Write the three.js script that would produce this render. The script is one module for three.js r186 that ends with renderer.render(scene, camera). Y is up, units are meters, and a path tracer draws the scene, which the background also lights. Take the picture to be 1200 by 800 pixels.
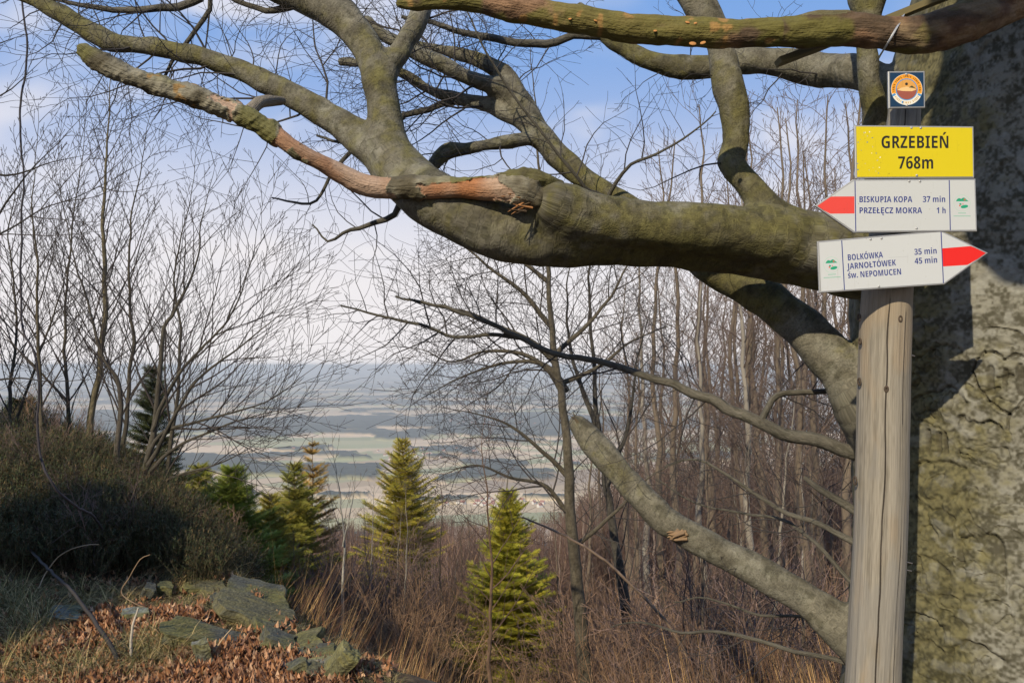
import * as THREE from 'three';
import { mergeGeometries } from 'three/addons/utils/BufferGeometryUtils.js';

// ---------------------------------------------------------------- camera, sky, sun, exposure
const scene = new THREE.Scene();
const EYE = 1.62, F = 966, PITCH = Math.atan(28 / F);
const camera = new THREE.PerspectiveCamera(2 * Math.atan(400 / F) * 180 / Math.PI, 1200 / 800, 0.05, 120000);
camera.position.set(0, EYE, 0);
camera.rotation.set(PITCH, 0, 0);
scene.add(camera);
const renderer = new THREE.WebGLRenderer({ antialias: true });
renderer.toneMapping = THREE.LinearToneMapping;
renderer.toneMappingExposure = 0.93;
renderer.shadowMap.enabled = true;

const SUN = new THREE.Vector3(-0.40, 0.56, 0.76).normalize();
const sun = new THREE.DirectionalLight(new THREE.Color(1, 0.86, 0.63), 4.9);
sun.position.copy(SUN).multiplyScalar(40);
sun.castShadow = true; sun.shadow.radius = 1;
Object.assign(sun.shadow.camera, { left: -20, right: 20, top: 20, bottom: -20, near: 1, far: 120 });
sun.shadow.mapSize.set(4096, 4096);
scene.add(sun); scene.add(sun.target);

// ---------------------------------------------------------------- random numbers and noise
function rng(seed) { let a = seed >>> 0; return () => { a = (a + 0x6D2B79F5) | 0; let t = Math.imul(a ^ (a >>> 15), 1 | a); t = (t + Math.imul(t ^ (t >>> 7), 61 | t)) ^ t; return ((t ^ (t >>> 14)) >>> 0) / 4294967296; }; }
function h3(x, y, z) { let h = Math.imul(x, 374761393) ^ Math.imul(y, 668265263) ^ Math.imul(z, 2147483647 ^ 0x5bd1e995); h = Math.imul(h ^ (h >>> 13), 1274126177); h ^= h >>> 16; return (h >>> 0) / 4294967296; }
function vn(x, y, z) {                                   // value noise 0..1
  const xi = Math.floor(x), yi = Math.floor(y), zi = Math.floor(z); let u = x - xi, v = y - yi, w = z - zi;
  u = u * u * (3 - 2 * u); v = v * v * (3 - 2 * v); w = w * w * (3 - 2 * w);
  const a = h3(xi, yi, zi), b = h3(xi + 1, yi, zi), c = h3(xi, yi + 1, zi), d = h3(xi + 1, yi + 1, zi);
  const e = h3(xi, yi, zi + 1), f = h3(xi + 1, yi, zi + 1), g = h3(xi, yi + 1, zi + 1), i = h3(xi + 1, yi + 1, zi + 1);
  const p = a + (b - a) * u, q = c + (d - c) * u, r = e + (f - e) * u, s = g + (i - g) * u;
  const m = p + (q - p) * v, n = r + (s - r) * v; return m + (n - m) * w;
}
function fbm(x, y, z, o = 4) { let s = 0, a = 0.5, t = 0; for (let i = 0; i < o; i++) { s += a * vn(x, y, z); t += a; a *= 0.5; x = x * 2.03 + 11.3; y = y * 2.03 + 5.1; z = z * 2.03 + 7.7; } return s / t; }
const wrap = (i, p) => ((i % p) + p) % p;
function pn(x, y, px, py, s) {                           // periodic 2-D value noise
  const xi = Math.floor(x), yi = Math.floor(y); let u = x - xi, v = y - yi; u = u * u * (3 - 2 * u); v = v * v * (3 - 2 * v);
  const a = h3(wrap(xi, px), wrap(yi, py), s), b = h3(wrap(xi + 1, px), wrap(yi, py), s), c = h3(wrap(xi, px), wrap(yi + 1, py), s), d = h3(wrap(xi + 1, px), wrap(yi + 1, py), s);
  return (a + (b - a) * u) + ((c + (d - c) * u) - (a + (b - a) * u)) * v;
}
function pf(u, v, fx, fy, s, o = 4) { let r = 0, a = 0.5, t = 0; for (let i = 0; i < o; i++) { r += a * pn(u * fx, v * fy, fx, fy, s + i * 17); t += a; a *= 0.55; fx *= 2; fy *= 2; } return r / t; }
const sst = (a, b, x) => { const t = Math.min(1, Math.max(0, (x - a) / (b - a))); return t * t * (3 - 2 * t); };
const mix = (a, b, t) => a + (b - a) * t;
const mix3 = (a, b, t) => [mix(a[0], b[0], t), mix(a[1], b[1], t), mix(a[2], b[2], t)];
const V = (x, y, z) => new THREE.Vector3(x, y, z);

// the sky: pale air over the horizon, blue above with thin cloud sheets
{
  const W = 1024, H = 512, D = new Float32Array(W * H * 4);
  for (let j = 0; j < H; j++) {
    const el = ((j + 0.5) / H - 0.5) * Math.PI, se = Math.sin(el);
    for (let i = 0; i < W; i++) {
      const az = (i + 0.5) / W * 2 * Math.PI, ce = Math.cos(el), x = Math.cos(az) * ce, z = Math.sin(az) * ce;
      const up = Math.max(0, se);
      let c = mix3([0.95, 0.91, 0.92], [0.22, 0.42, 0.84], Math.pow(sst(0.02, 0.42, up), 0.9));
      c = mix3(c, [0.14, 0.27, 0.60], sst(0.5, 1, up) * 0.7);
      const q = 1 / (up + 0.28);
      const wx = x * q * 1.5, wz = z * q * 1.5;
      const w = fbm(wx * 1.3 + 3, wz * 1.3, 9, 3);
      let cl = fbm(wx * 1.9 + w * 1.7 + 4.2, wz * 2.9 + w * 1.2 + 1.7, 2.5, 6);
      cl = sst(0.47, 0.74, cl) * 0.72;
      cl = mix(cl, 1, (1 - sst(0.05, 0.30, up)) * 0.7);
      c = mix3(c, [0.98, 0.94, 0.95], cl);
      if (se < 0) c = mix3(c, [0.5, 0.52, 0.58], sst(0, 0.12, -se));
      const o = (j * W + i) * 4; D[o] = c[0]; D[o + 1] = c[1]; D[o + 2] = c[2]; D[o + 3] = 1;
    }
  }
  const t = new THREE.DataTexture(D, W, H, THREE.RGBAFormat, THREE.FloatType);
  t.mapping = THREE.EquirectangularReflectionMapping; t.magFilter = t.minFilter = THREE.LinearFilter; t.needsUpdate = true;
  scene.background = t; scene.environment = t;
}
scene.fog = new THREE.FogExp2(new THREE.Color(0.90, 0.96, 1.0), 0.00008);

// ---------------------------------------------------------------- helpers
const CP = Math.cos(PITCH), SP = Math.sin(PITCH);
function at(px, py, d) {                                  // the point that stands d metres ahead on the sight line of a spot in the photograph
  const x = (px - 600) / F * d, y = (400 - py) / F * d;
  return V(x, EYE + y * CP + d * SP, -d * CP + y * SP);
}
const used = {};
function nm(n) { const k = used[n] = (used[n] ?? -1) + 1; return k ? n + '_' + String(k).padStart(3, '0') : n; }
function tag(o, label, category, group, kind) { if (label) o.userData.label = label; if (category) o.userData.category = category; if (group) o.userData.group = group; if (kind) o.userData.kind = kind; return o; }
function thing(name, label, category, pos, group) { const g = new THREE.Group(); g.name = nm(name); if (pos) g.position.copy(pos); scene.add(g); return tag(g, label, category, group); }
function mesh(name, geo, mat, parent) { const m = new THREE.Mesh(geo, mat); if (name === 'twigs') m.userData.kind = 'stuff'; m.castShadow = m.receiveShadow = true; m.name = parent ? name : nm(name); (parent || scene).add(m); return m; }
function rel(geo, p) { return geo.translate(-p.x, -p.y, -p.z); }

class TB {                                                // collects tapered tubes and single faces
  constructor() { this.p = []; this.n = []; this.c = []; this.uv = []; this.i = []; }
  vert(x, y, z, nx, ny, nz, c, u = 0, v = 0) { this.p.push(x, y, z); this.n.push(nx, ny, nz); this.c.push(c[0], c[1], c[2]); this.uv.push(u, v); return this.p.length / 3 - 1; }
  tube(pts, rad, sides, col, cap = false, bump = 0) {
    const n = pts.length; let up = V(0.31, 0.12, 0.94), v = 0;
    const base = this.p.length / 3, t = V(), b = V(), a = V();
    for (let k = 0; k < n; k++) {
      t.subVectors(pts[Math.min(n - 1, k + 1)], pts[Math.max(0, k - 1)]).normalize();
      a.copy(up).addScaledVector(t, -up.dot(t)); if (a.lengthSq() < 1e-6) a.set(t.y, t.z, t.x); a.normalize(); up.copy(a);
      b.crossVectors(t, a);
      if (k) v += pts[k].distanceTo(pts[k - 1]);
      const c = typeof col === 'function' ? col(pts[k], k / (n - 1)) : col;
      for (let s = 0; s <= (bump ? sides : sides - 1); s++) {
        const w = (s % sides) / sides * 6.28318, cx = Math.cos(w), sx = Math.sin(w);
        const nx = a.x * cx + b.x * sx, ny = a.y * cx + b.y * sx, nz = a.z * cx + b.z * sx;
        const r = rad[k] * (bump ? 1 + bump * (fbm(nx * 1.6 + pts[k].x * 4, pts[k].y * 4 + ny * 1.6, pts[k].z * 4 + nz * 1.6, 3) - 0.5) : 1);
        this.vert(pts[k].x + nx * r, pts[k].y + ny * r, pts[k].z + nz * r, nx, ny, nz, c, s / sides, v);
      }
    }
    const st = bump ? sides + 1 : sides;
    for (let k = 0; k < n - 1; k++) for (let s = 0; s < sides; s++) {
      const q = base + k * st, s2 = bump ? s + 1 : (s + 1) % sides;
      this.i.push(q + s, q + s2, q + st + s, q + s2, q + st + s2, q + st + s);
    }
    if (cap) for (const e of [0, n - 1]) {
      const d = V().subVectors(pts[e], pts[e ? n - 2 : 1]).normalize(), c = typeof col === 'function' ? col(pts[e], e ? 1 : 0) : col;
      const m = this.vert(pts[e].x, pts[e].y, pts[e].z, d.x, d.y, d.z, c), r0 = this.p.length / 3;
      for (let s = 0; s < sides; s++) { const o = (base + e * st + s) * 3; this.vert(this.p[o], this.p[o + 1], this.p[o + 2], d.x, d.y, d.z, c); }
      for (let s = 0; s < sides; s++) { const x = r0 + s, y = r0 + (s + 1) % sides; e ? this.i.push(m, x, y) : this.i.push(m, y, x); }
    }
  }
  tri(A, B, C, c) { const n = V().crossVectors(V().subVectors(B, A), V().subVectors(C, A)).normalize(); const o = this.p.length / 3; for (const q of [A, B, C]) this.vert(q.x, q.y, q.z, n.x, n.y, n.z, c); this.i.push(o, o + 1, o + 2); }
  get empty() { return !this.i.length; }
  geo(orig) {
    const g = new THREE.BufferGeometry();
    g.setAttribute('position', new THREE.Float32BufferAttribute(this.p, 3)); g.setAttribute('normal', new THREE.Float32BufferAttribute(this.n, 3));
    g.setAttribute('color', new THREE.Float32BufferAttribute(this.c, 3)); g.setAttribute('uv', new THREE.Float32BufferAttribute(this.uv, 2)); g.setIndex(this.i);
    if (orig) rel(g, orig); return g;
  }
}
function cat(pts, step) {                                 // Catmull-Rom through [x, y, z, r] rows
  const out = [], n = pts.length;
  for (let i = 0; i < n - 1; i++) {
    const p0 = pts[Math.max(0, i - 1)], p1 = pts[i], p2 = pts[i + 1], p3 = pts[Math.min(n - 1, i + 2)];
    const L = Math.hypot(p2[0] - p1[0], p2[1] - p1[1], p2[2] - p1[2]), m = Math.max(1, Math.ceil(L / step));
    for (let k = 0; k < m; k++) { const t = k / m, t2 = t * t, t3 = t2 * t; out.push([0, 1, 2, 3].map(j => 0.5 * (2 * p1[j] + (p2[j] - p0[j]) * t + (2 * p0[j] - 5 * p1[j] + 4 * p2[j] - p3[j]) * t2 + (3 * p1[j] - p0[j] - 3 * p2[j] + p3[j]) * t3))); }
  }
  out.push(pts[n - 1]); return out;
}
// rows of [photo x, photo y, depth, radius in photo pixels] to [x, y, z, r] in metres
const line = (rows, step = 0.05) => cat(rows.map(([a, b, d, r]) => { const p = at(a, b, d); return [p.x, p.y, p.z, r / F * d]; }), step);
const pv = l => l.map(q => V(q[0], q[1], q[2])), pr = l => l.map(q => q[3]);

// a branch that wanders and forks; twigs() hangs such branches along a given line
const rv = (R) => V(R() - 0.5, R() - 0.5, R() - 0.5);
function grow(tb, p, dir, len, r, lev, o, R) {
  const n = lev > 1 ? 9 : lev > 0 ? 6 : 4, pts = [p.clone()], rad = [r]; const d = dir.clone();
  for (let k = 1; k <= n; k++) {
    d.addScaledVector(rv(R), o.wander * (lev > 0 ? 1 : 0.8)); if (o.tropism) d.addScaledVector(o.tropism, 1 / n); d.normalize();
    pts.push(pts[k - 1].clone().addScaledVector(d, len / n)); rad.push(Math.max(o.rmin, r * (1 - 0.86 * k / n)));
  }
  tb.tube(pts, rad, lev > 1 ? 5 : lev > 0 ? 4 : 3, o.col);
  if (lev > 0) twigs(tb, pts, rad, lev, len, o, R);
  return pts;
}
function twigs(tb, pts, rad, lev, len, o, R, from = 0.15) {
  const cnt = Math.max(2, Math.round((o.density ?? 6) * len * (o.more?.[lev] ?? 1) * (0.75 + 0.5 * R()) ** 1));
  let side = R() < 0.5 ? 1 : -1;
  for (let c = 0; c < cnt; c++) {
    const f = from + (1 - from) * ((c + R() * 0.8) / cnt), q = Math.min(pts.length - 1.001, f * (pts.length - 1)), k = Math.floor(q);
    const p = pts[k].clone().lerp(pts[k + 1], q - k), t = V().subVectors(pts[k + 1], pts[k]).normalize();
    const ax = V().crossVectors(t, o.plane || V(R() - 0.5, R() - 0.5, R() - 0.5)).normalize(); side = -side;
    const out = ax.multiplyScalar(side).addScaledVector(rv(R), 0.7).normalize();
    const a = (o.angle ?? 0.75) * (0.7 + 0.6 * R());
    const d = t.clone().multiplyScalar(Math.cos(a)).addScaledVector(out, Math.sin(a)); if (o.lift) d.y += o.lift * R();
    d.normalize();
    const l = (o.ratio ?? 0.5) * len * (1.05 - 0.72 * f) * (0.55 + 0.9 * R());
    const rr = Math.max(o.rmin, Math.min(rad[k] * 0.62, l * (o.thick ?? 0.011)));
    grow(tb, p, d, Math.min(l, (o.maxLen ?? 9) * (1.15 - 0.8 * f)), rr, lev - 1, o, R);
  }
}

// tapered limbs joined by a smooth minimum, meshed on a grid and split again limb by limb
function sdfMesh(chains, cell, kk, noise, box) {
  let lo = [1e9, 1e9, 1e9], hi = [-1e9, -1e9, -1e9];
  for (const c of chains) for (const q of c.pts) for (let j = 0; j < 3; j++) { lo[j] = Math.min(lo[j], q[j] - q[3] * 1.1 - 0.06); hi[j] = Math.max(hi[j], q[j] + q[3] * 1.1 + 0.06); }
  if (box) for (let j = 0; j < 3; j++) { lo[j] = Math.max(lo[j], box[0][j]); hi[j] = Math.min(hi[j], box[1][j]); }
  const nx = Math.ceil((hi[0] - lo[0]) / cell) + 1, ny = Math.ceil((hi[1] - lo[1]) / cell) + 1, nz = Math.ceil((hi[2] - lo[2]) / cell) + 1, N = nx * ny * nz;
  const G = new Float32Array(N).fill(1), T = new Float32Array(N).fill(1), id = new Uint8Array(N), M = 0.09;
  const ix = (v, j, n) => Math.max(0, Math.min(n - 1, Math.floor((v - lo[j]) / cell)));
  chains.forEach((c, ci) => {
    const b = [nx, 0, ny, 0, nz, 0];
    for (let s = 0; s < c.pts.length - 1; s++) {
      const A = c.pts[s], B = c.pts[s + 1], m = Math.max(A[3], B[3]) * 1.12 + M;
      const x0 = ix(Math.min(A[0], B[0]) - m, 0, nx), x1 = ix(Math.max(A[0], B[0]) + m, 0, nx), y0 = ix(Math.min(A[1], B[1]) - m, 1, ny), y1 = ix(Math.max(A[1], B[1]) + m, 1, ny), z0 = ix(Math.min(A[2], B[2]) - m, 2, nz), z1 = ix(Math.max(A[2], B[2]) + m, 2, nz);
      b[0] = Math.min(b[0], x0); b[1] = Math.max(b[1], x1); b[2] = Math.min(b[2], y0); b[3] = Math.max(b[3], y1); b[4] = Math.min(b[4], z0); b[5] = Math.max(b[5], z1);
      const dx = B[0] - A[0], dy = B[1] - A[1], dz = B[2] - A[2], L2 = dx * dx + dy * dy + dz * dz + 1e-9;
      for (let z = z0; z <= z1; z++) for (let y = y0; y <= y1; y++) {
        const wy = lo[1] + y * cell - A[1], wz = lo[2] + z * cell - A[2], q = (z * ny + y) * nx;
        for (let x = x0; x <= x1; x++) {
          const wx = lo[0] + x * cell - A[0]; let t = (wx * dx + wy * dy + wz * dz) / L2; t = t < 0 ? 0 : t > 1 ? 1 : t;
          const ex = wx - dx * t, ey = wy - dy * t, ez = wz - dz * t, d = Math.sqrt(ex * ex + ey * ey + ez * ez) - A[3] - (B[3] - A[3]) * t;
          if (d < T[q + x]) T[q + x] = d;
        }
      }
    }
    for (let z = b[4]; z <= b[5]; z++) for (let y = b[2]; y <= b[3]; y++) for (let x = b[0], q = (z * ny + y) * nx + x; x <= b[1]; x++, q++) {
      const d = T[q]; if (d >= 1) continue; T[q] = 1;
      const g = G[q]; if (d < g) id[q] = ci;
      if (g >= 1) { G[q] = d; continue; }
      const k = c.k ?? kk, h = Math.max(k - Math.abs(d - g), 0) / k; G[q] = Math.min(d, g) - h * h * k * 0.25;
    }
  });
  for (let z = 0, q = 0; z < nz; z++) for (let y = 0; y < ny; y++) for (let x = 0; x < nx; x++, q++) if (Math.abs(G[q]) < 0.06) G[q] += noise(lo[0] + x * cell, lo[1] + y * cell, lo[2] + z * cell, id[q]);
  const vid = new Int32Array(N).fill(-1), P = [], NR = [], VI = [], offs = [0, 1, nx, nx + 1, nx * ny, nx * ny + 1, nx * ny + nx, nx * ny + nx + 1];
  const edges = [[0, 1], [2, 3], [4, 5], [6, 7], [0, 2], [1, 3], [4, 6], [5, 7], [0, 4], [1, 5], [2, 6], [3, 7]];
  for (let z = 0; z < nz - 1; z++) for (let y = 0; y < ny - 1; y++) for (let x = 0; x < nx - 1; x++) {
    const q = (z * ny + y) * nx + x; let m = 0; for (let c = 0; c < 8; c++) if (G[q + offs[c]] < 0) m |= 1 << c;
    if (m === 0 || m === 255) continue;
    let sx = 0, sy = 0, sz = 0, n = 0;
    for (const [a, b] of edges) if (((m >> a) ^ (m >> b)) & 1) {
      const fa = G[q + offs[a]], fb = G[q + offs[b]], t = fa / (fa - fb);
      sx += mix(a & 1, b & 1, t); sy += mix((a >> 1) & 1, (b >> 1) & 1, t); sz += mix(a >> 2, b >> 2, t); n++;
    }
    vid[q] = P.length / 3; VI.push(id[q]);
    P.push(lo[0] + (x + sx / n) * cell, lo[1] + (y + sy / n) * cell, lo[2] + (z + sz / n) * cell);
    let gx = 0, gy = 0, gz = 0; for (let c = 0; c < 8; c++) { const v = G[q + offs[c]]; gx += c & 1 ? v : -v; gy += c & 2 ? v : -v; gz += c & 4 ? v : -v; }
    const l = Math.hypot(gx, gy, gz) || 1; NR.push(gx / l, gy / l, gz / l);
  }
  const quads = chains.map(() => []);
  const add = (a, b, c, d, flip) => { if (a < 0 || b < 0 || c < 0 || d < 0) return; quads[VI[a]].push(flip ? [a, d, c, b] : [a, b, c, d]); };
  for (let z = 1; z < nz - 1; z++) for (let y = 1; y < ny - 1; y++) for (let x = 1; x < nx - 1; x++) {
    const q = (z * ny + y) * nx + x, s = G[q] < 0;
    if (s !== G[q + 1] < 0) add(vid[q], vid[q - nx], vid[q - nx - nx * ny], vid[q - nx * ny], s === false ? true : false);
    if (s !== G[q + nx] < 0) add(vid[q], vid[q - nx * ny], vid[q - nx * ny - 1], vid[q - 1], !s);
    if (s !== G[q + nx * ny] < 0) add(vid[q], vid[q - 1], vid[q - 1 - nx], vid[q - nx], !s);
  }
  return chains.map((c, ci) => {
    let acc = 0; const arc = c.pts.map((q, i) => acc += i ? Math.hypot(q[0] - c.pts[i - 1][0], q[1] - c.pts[i - 1][1], q[2] - c.pts[i - 1][2]) : 0);
    const fr = []; let up = c.up ? c.up.clone() : V(0, 0, 1);
    for (let i = 0; i < c.pts.length; i++) { const a = c.pts[Math.max(0, i - 1)], b = c.pts[Math.min(c.pts.length - 1, i + 1)]; const t = V(b[0] - a[0], b[1] - a[1], b[2] - a[2]).normalize(); up.addScaledVector(t, -up.dot(t)).normalize(); fr.push([up.clone(), V().crossVectors(t, up)]); }
    const mp = new Map(), tb = new TB(), sc = c.uvScale ?? Math.max(1, Math.round(6.283 * c.pts.reduce((s, q) => s + q[3], 0) / c.pts.length / 0.6));
    const info = v => {
      const x = P[v * 3], y = P[v * 3 + 1], z = P[v * 3 + 2]; let best = 1e9, bi = 0, bt = 0;
      for (let s = 0; s < c.pts.length - 1; s++) { const A = c.pts[s], B = c.pts[s + 1], dx = B[0] - A[0], dy = B[1] - A[1], dz = B[2] - A[2]; let t = ((x - A[0]) * dx + (y - A[1]) * dy + (z - A[2]) * dz) / (dx * dx + dy * dy + dz * dz + 1e-9); t = t < 0 ? 0 : t > 1 ? 1 : t; const d = Math.hypot(x - A[0] - dx * t, y - A[1] - dy * t, z - A[2] - dz * t) - mix(A[3], B[3], t); if (d < best) { best = d; bi = s; bt = t; } }
      const A = c.pts[bi], B = c.pts[bi + 1], w = V(x - mix(A[0], B[0], bt), y - mix(A[1], B[1], bt), z - mix(A[2], B[2], bt));
      return { u: Math.atan2(w.dot(fr[bi][1]), w.dot(fr[bi][0])) / 6.283185 + 0.5, s: mix(arc[bi], arc[bi + 1], bt), f: mix(arc[bi], arc[bi + 1], bt) / acc };
    };
    const inf = new Map(), I = v => { let o = inf.get(v); if (!o) inf.set(v, o = info(v)); return o; };
    const key = (v, w) => { const k = v * 2 + w; let o = mp.get(k); if (o === undefined) { const q = I(v), p = V(P[v * 3], P[v * 3 + 1], P[v * 3 + 2]), n = V(NR[v * 3], NR[v * 3 + 1], NR[v * 3 + 2]); const uv = c.uv ? c.uv(p, q, w) : [(q.u + w) * sc, q.s / 0.6]; o = tb.vert(p.x, p.y, p.z, n.x, n.y, n.z, c.col ? c.col(p, n, q) : [1, 1, 1], uv[0], uv[1]); mp.set(k, o); } return o; };
    for (const Q of quads[ci]) { const us = Q.map(v => I(v).u), wr = Math.max(...us) - Math.min(...us) > 0.5; const k = Q.map((v, i) => key(v, wr && us[i] < 0.5 ? 1 : 0)); tb.i.push(k[0], k[1], k[2], k[0], k[2], k[3]); }
    return tb;
  });
}

// ---------------------------------------------------------------- textures (colour and grain only)
function tex(W, H, fn, srgb = true) {                     // fn(u, v) gives [r, g, b] as linear values or one number
  const D = new Uint8Array(W * H * 4);
  const enc = x => 255 * (srgb ? (x <= 0.0031308 ? 12.92 * x : 1.055 * Math.pow(x, 1 / 2.4) - 0.055) : x);
  for (let j = 0; j < H; j++) for (let i = 0; i < W; i++) { const c = fn((i + 0.5) / W, (j + 0.5) / H), o = (j * W + i) * 4; if (c.length) { D[o] = enc(Math.min(1, Math.max(0, c[0]))); D[o + 1] = enc(Math.min(1, Math.max(0, c[1]))); D[o + 2] = enc(Math.min(1, Math.max(0, c[2]))); } else D[o] = D[o + 1] = D[o + 2] = enc(Math.min(1, Math.max(0, c))); D[o + 3] = 255; }
  const t = new THREE.DataTexture(D, W, H); t.wrapS = t.wrapT = THREE.RepeatWrapping; t.magFilter = THREE.LinearFilter; t.minFilter = THREE.LinearMipmapLinearFilter; t.generateMipmaps = true; if (srgb) t.colorSpace = THREE.SRGBColorSpace; t.needsUpdate = true; return t;
}
const std = o => new THREE.MeshStandardMaterial({ roughness: 0.9, metalness: 0, ...o });
// beech bark: fine rings round the limb, pocks and blotches of lichen
const barkH = (u, v) => { const w = pf(u, v, 5, 5, 3, 3) * 0.12; return 0.34 * pf(u, v + w, 6, 48, 11, 4) + 0.3 * pf(u, v, 24, 20, 29, 4) + 0.25 * pf(u, v, 80, 90, 41, 3) + 0.07 * (1 - sst(0, 0.05, Math.abs(pf(u, v + w, 5, 22, 77, 4) - 0.5))) + 0.06; };
const barkBump = tex(512, 512, (u, v) => barkH(u, v), false);
const barkMap = tex(512, 512, (u, v) => { const h = barkH(u, v), l = sst(0.5, 0.62, pf(u, v, 10, 9, 91, 5)), f = pf(u, v, 130, 130, 7, 2); let k = 0.14 + 1.12 * h + 0.5 * (f - 0.5); let c = [k, k * 0.99, k * 0.95]; c = mix3(c, [k * 1.28, k * 1.3, k * 1.24], l * 0.75); return mix3(c, [k * 0.55, k * 0.55, k * 0.46], sst(0.58, 0.68, pf(u, v, 7, 14, 53, 5)) * 0.7); });
const M = {};
M.bark = std({ map: barkMap, bumpMap: barkBump, bumpScale: 0.009, vertexColors: true });
M.twig = std({ vertexColors: true, roughness: 0.8 });
M.stem = std({ vertexColors: true, map: barkMap, bumpMap: barkBump, bumpScale: 0.01 });
M.green = std({ vertexColors: true, roughness: 0.75 });

// ---------------------------------------------------------------- the ground: summit, slope and plain
const EDGE = [[-60, 30], [-9, 12], [-4.5, 8.6], [-2.5, 6.3], [-1.5, 5.05], [-0.7, 4.35], [0.5, 3.6], [3, 4.6], [8, 6], [60, 20]];
const zE = x => { if (x <= EDGE[0][0]) return EDGE[0][1]; for (let i = 1; i < EDGE.length; i++) if (x < EDGE[i][0]) { const a = EDGE[i - 1], b = EDGE[i], t = (x - a[0]) / (b[0] - a[0]); return mix(a[1], b[1], t); } return 20; };
function Hs(x, z) {
  const D = -z, s = D - zE(x) + 0.3 * (vn(x * 1.1, D * 1.1, 4) - 0.5);
  let y = 0.05 + 0.10 * sst(3.5, 6, D) * sst(0.5, -1.5, x);
  y += 0.40 * sst(-1.9, -3.9, x + 0.25 * (D - 5.6)) * sst(5.1, 6.6, D + 0.1 * x) + 0.12 * sst(-3, -6, x) * sst(5, 8, D);
  if (s > 0) y -= 0.36 * s + 1.0 * sst(0, 1.9, s) + 0.0 * s;
  if (D < 0) y -= 0.10 * -D * sst(2, 14, -D);
  if (Math.abs(x) > 30 && s < 0) y -= 0.0;
  return y;
}
function H(x, z) {
  const r = Math.hypot(x, z), a = Math.min(1, r / 60);
  let y = Hs(x, z);
  if (r < 60) y += (1 - a) * (0.10 * (fbm(x * 1.4, z * 1.4, 3, 3) - 0.5) + 0.05 * (vn(x * 4.5, z * 4.5, 8) - 0.5) + 0.03 * (vn(x * 11, z * 11, 5) - 0.5));
  if (r > 8) y += sst(8, 60, r) * 1.6 * (fbm(x / 14, z / 14, 6, 3) - 0.5) * 1.4;
  if (r > 100) y += sst(100, 500, r) * 26 * (fbm(x / 160, z / 160, 2, 3) - 0.5);
  return y;
}
const PLAIN = -512;
function hit(px, py) { let d = 2.5; const p = at(px, py, 1).sub(camera.position); for (; d < 30; d += 0.02) { if (EYE + p.y * d < H(p.x * d, p.z * d)) break; } return V(p.x * d, EYE + p.y * d, p.z * d); }   // where a sight line meets the ground
{
  const soil = (u, v) => 0.5 * pf(u, v, 9, 9, 5, 5) + 0.5 * pf(u, v, 60, 60, 9, 3);
  M.ground = std({ roughness: 1, bumpScale: 0.03, bumpMap: tex(512, 512, soil, false), map: tex(1024, 1024, (u, v) => {
    const a = pf(u, v, 8, 8, 21, 5), b = pf(u, v, 70, 70, 31, 3), m = sst(0.5, 0.6, pf(u, v, 5, 5, 61, 5));
    let c = mix3([0.035, 0.024, 0.014], [0.13, 0.075, 0.038], sst(0.3, 0.75, a * 0.5 + b * 0.5)); c = mix3(c, [0.05, 0.062, 0.014], m * 0.7); return mix3(c, [0.16, 0.125, 0.06], sst(0.62, 0.7, b) * 0.4);
  }) });
  const ang = []; for (let i = 0; i <= 230; i++) ang.push(-0.95 + 1.9 * i / 230); for (let i = 1; i < 60; i++) ang.push(0.95 + (6.2832 - 1.9) * i / 60);
  const rr = [0]; for (let r = 0.5; r < 1750; r *= r < 12 ? 1.022 : 1.045) rr.push(r); const na = ang.length, P = [], U = [], I = [];
  for (const r of rr) for (const a of ang) { const x = Math.sin(a) * r, z = -Math.cos(a) * r; P.push(x, Math.max(H(x, z), PLAIN - 40), z); U.push(x / 2.3, z / 2.3); }
  for (let k = 0; k < rr.length - 1; k++) for (let i = 0; i < na; i++) { const a = k * na + i, b = k * na + (i + 1) % na; I.push(a, b, a + na, b, b + na, a + na); }
  const g = new THREE.BufferGeometry(); g.setAttribute('position', new THREE.Float32BufferAttribute(P, 3)); g.setAttribute('uv', new THREE.Float32BufferAttribute(U, 2)); g.setIndex(I); g.computeVertexNormals();
  tag(mesh('ground', g, M.ground), 'summit ground of soil and moss falling away down the wooded slope', 'ground', null, 'structure');
}
function woods(x, d) {                                    // where the plain carries forest
  const n = fbm(x / 1300 + 5, d / 900, 3, 4), m = fbm(x / 420, d / 420, 8, 3), e = (n - 0.5) * 1.6 + (m - 0.5) * 0.4, L = x / d;
  const band = (a, b, w) => sst(a - w, a + w, d + e * 1500) * (1 - sst(b - w, b + w, d + e * 1500));
  let f = band(6300, 8300, 120) * (e < 0.35 ? 1 : 0);
  f = Math.max(f, band(4150, 4550, 60) * sst(0.02, -0.03, L - 0.12 * (m - 0.5) + 0.16), band(10100, 11400, 200) * sst(0.42, 0.5, m + 0.05), band(12600, 13800, 300) * sst(0.4, 0.47, n), band(15500, 60000, 900) * sst(0.50, 0.58, n));
  f = Math.max(f, sst(0.63, 0.66, m) * 0.9, d < 2900 ? sst(0.42, 0.5, n) : 0);
  f = Math.max(f, band(5050, 5200, 30) * sst(0.46, 0.5, m), band(3300, 3420, 30) * sst(0.44, 0.5, m));
  return f > 0.5 ? 1 : 0;
}
function plainY(x, d) { return PLAIN + 60 * (fbm(x / 5000, d / 5000, 1, 2) - 0.5) * sst(6000, 12000, d) + 30 * sst(19000, 42000, d) * (fbm(x / 9000 + 2, d / 14000, 4, 3) - 0.25); }
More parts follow.
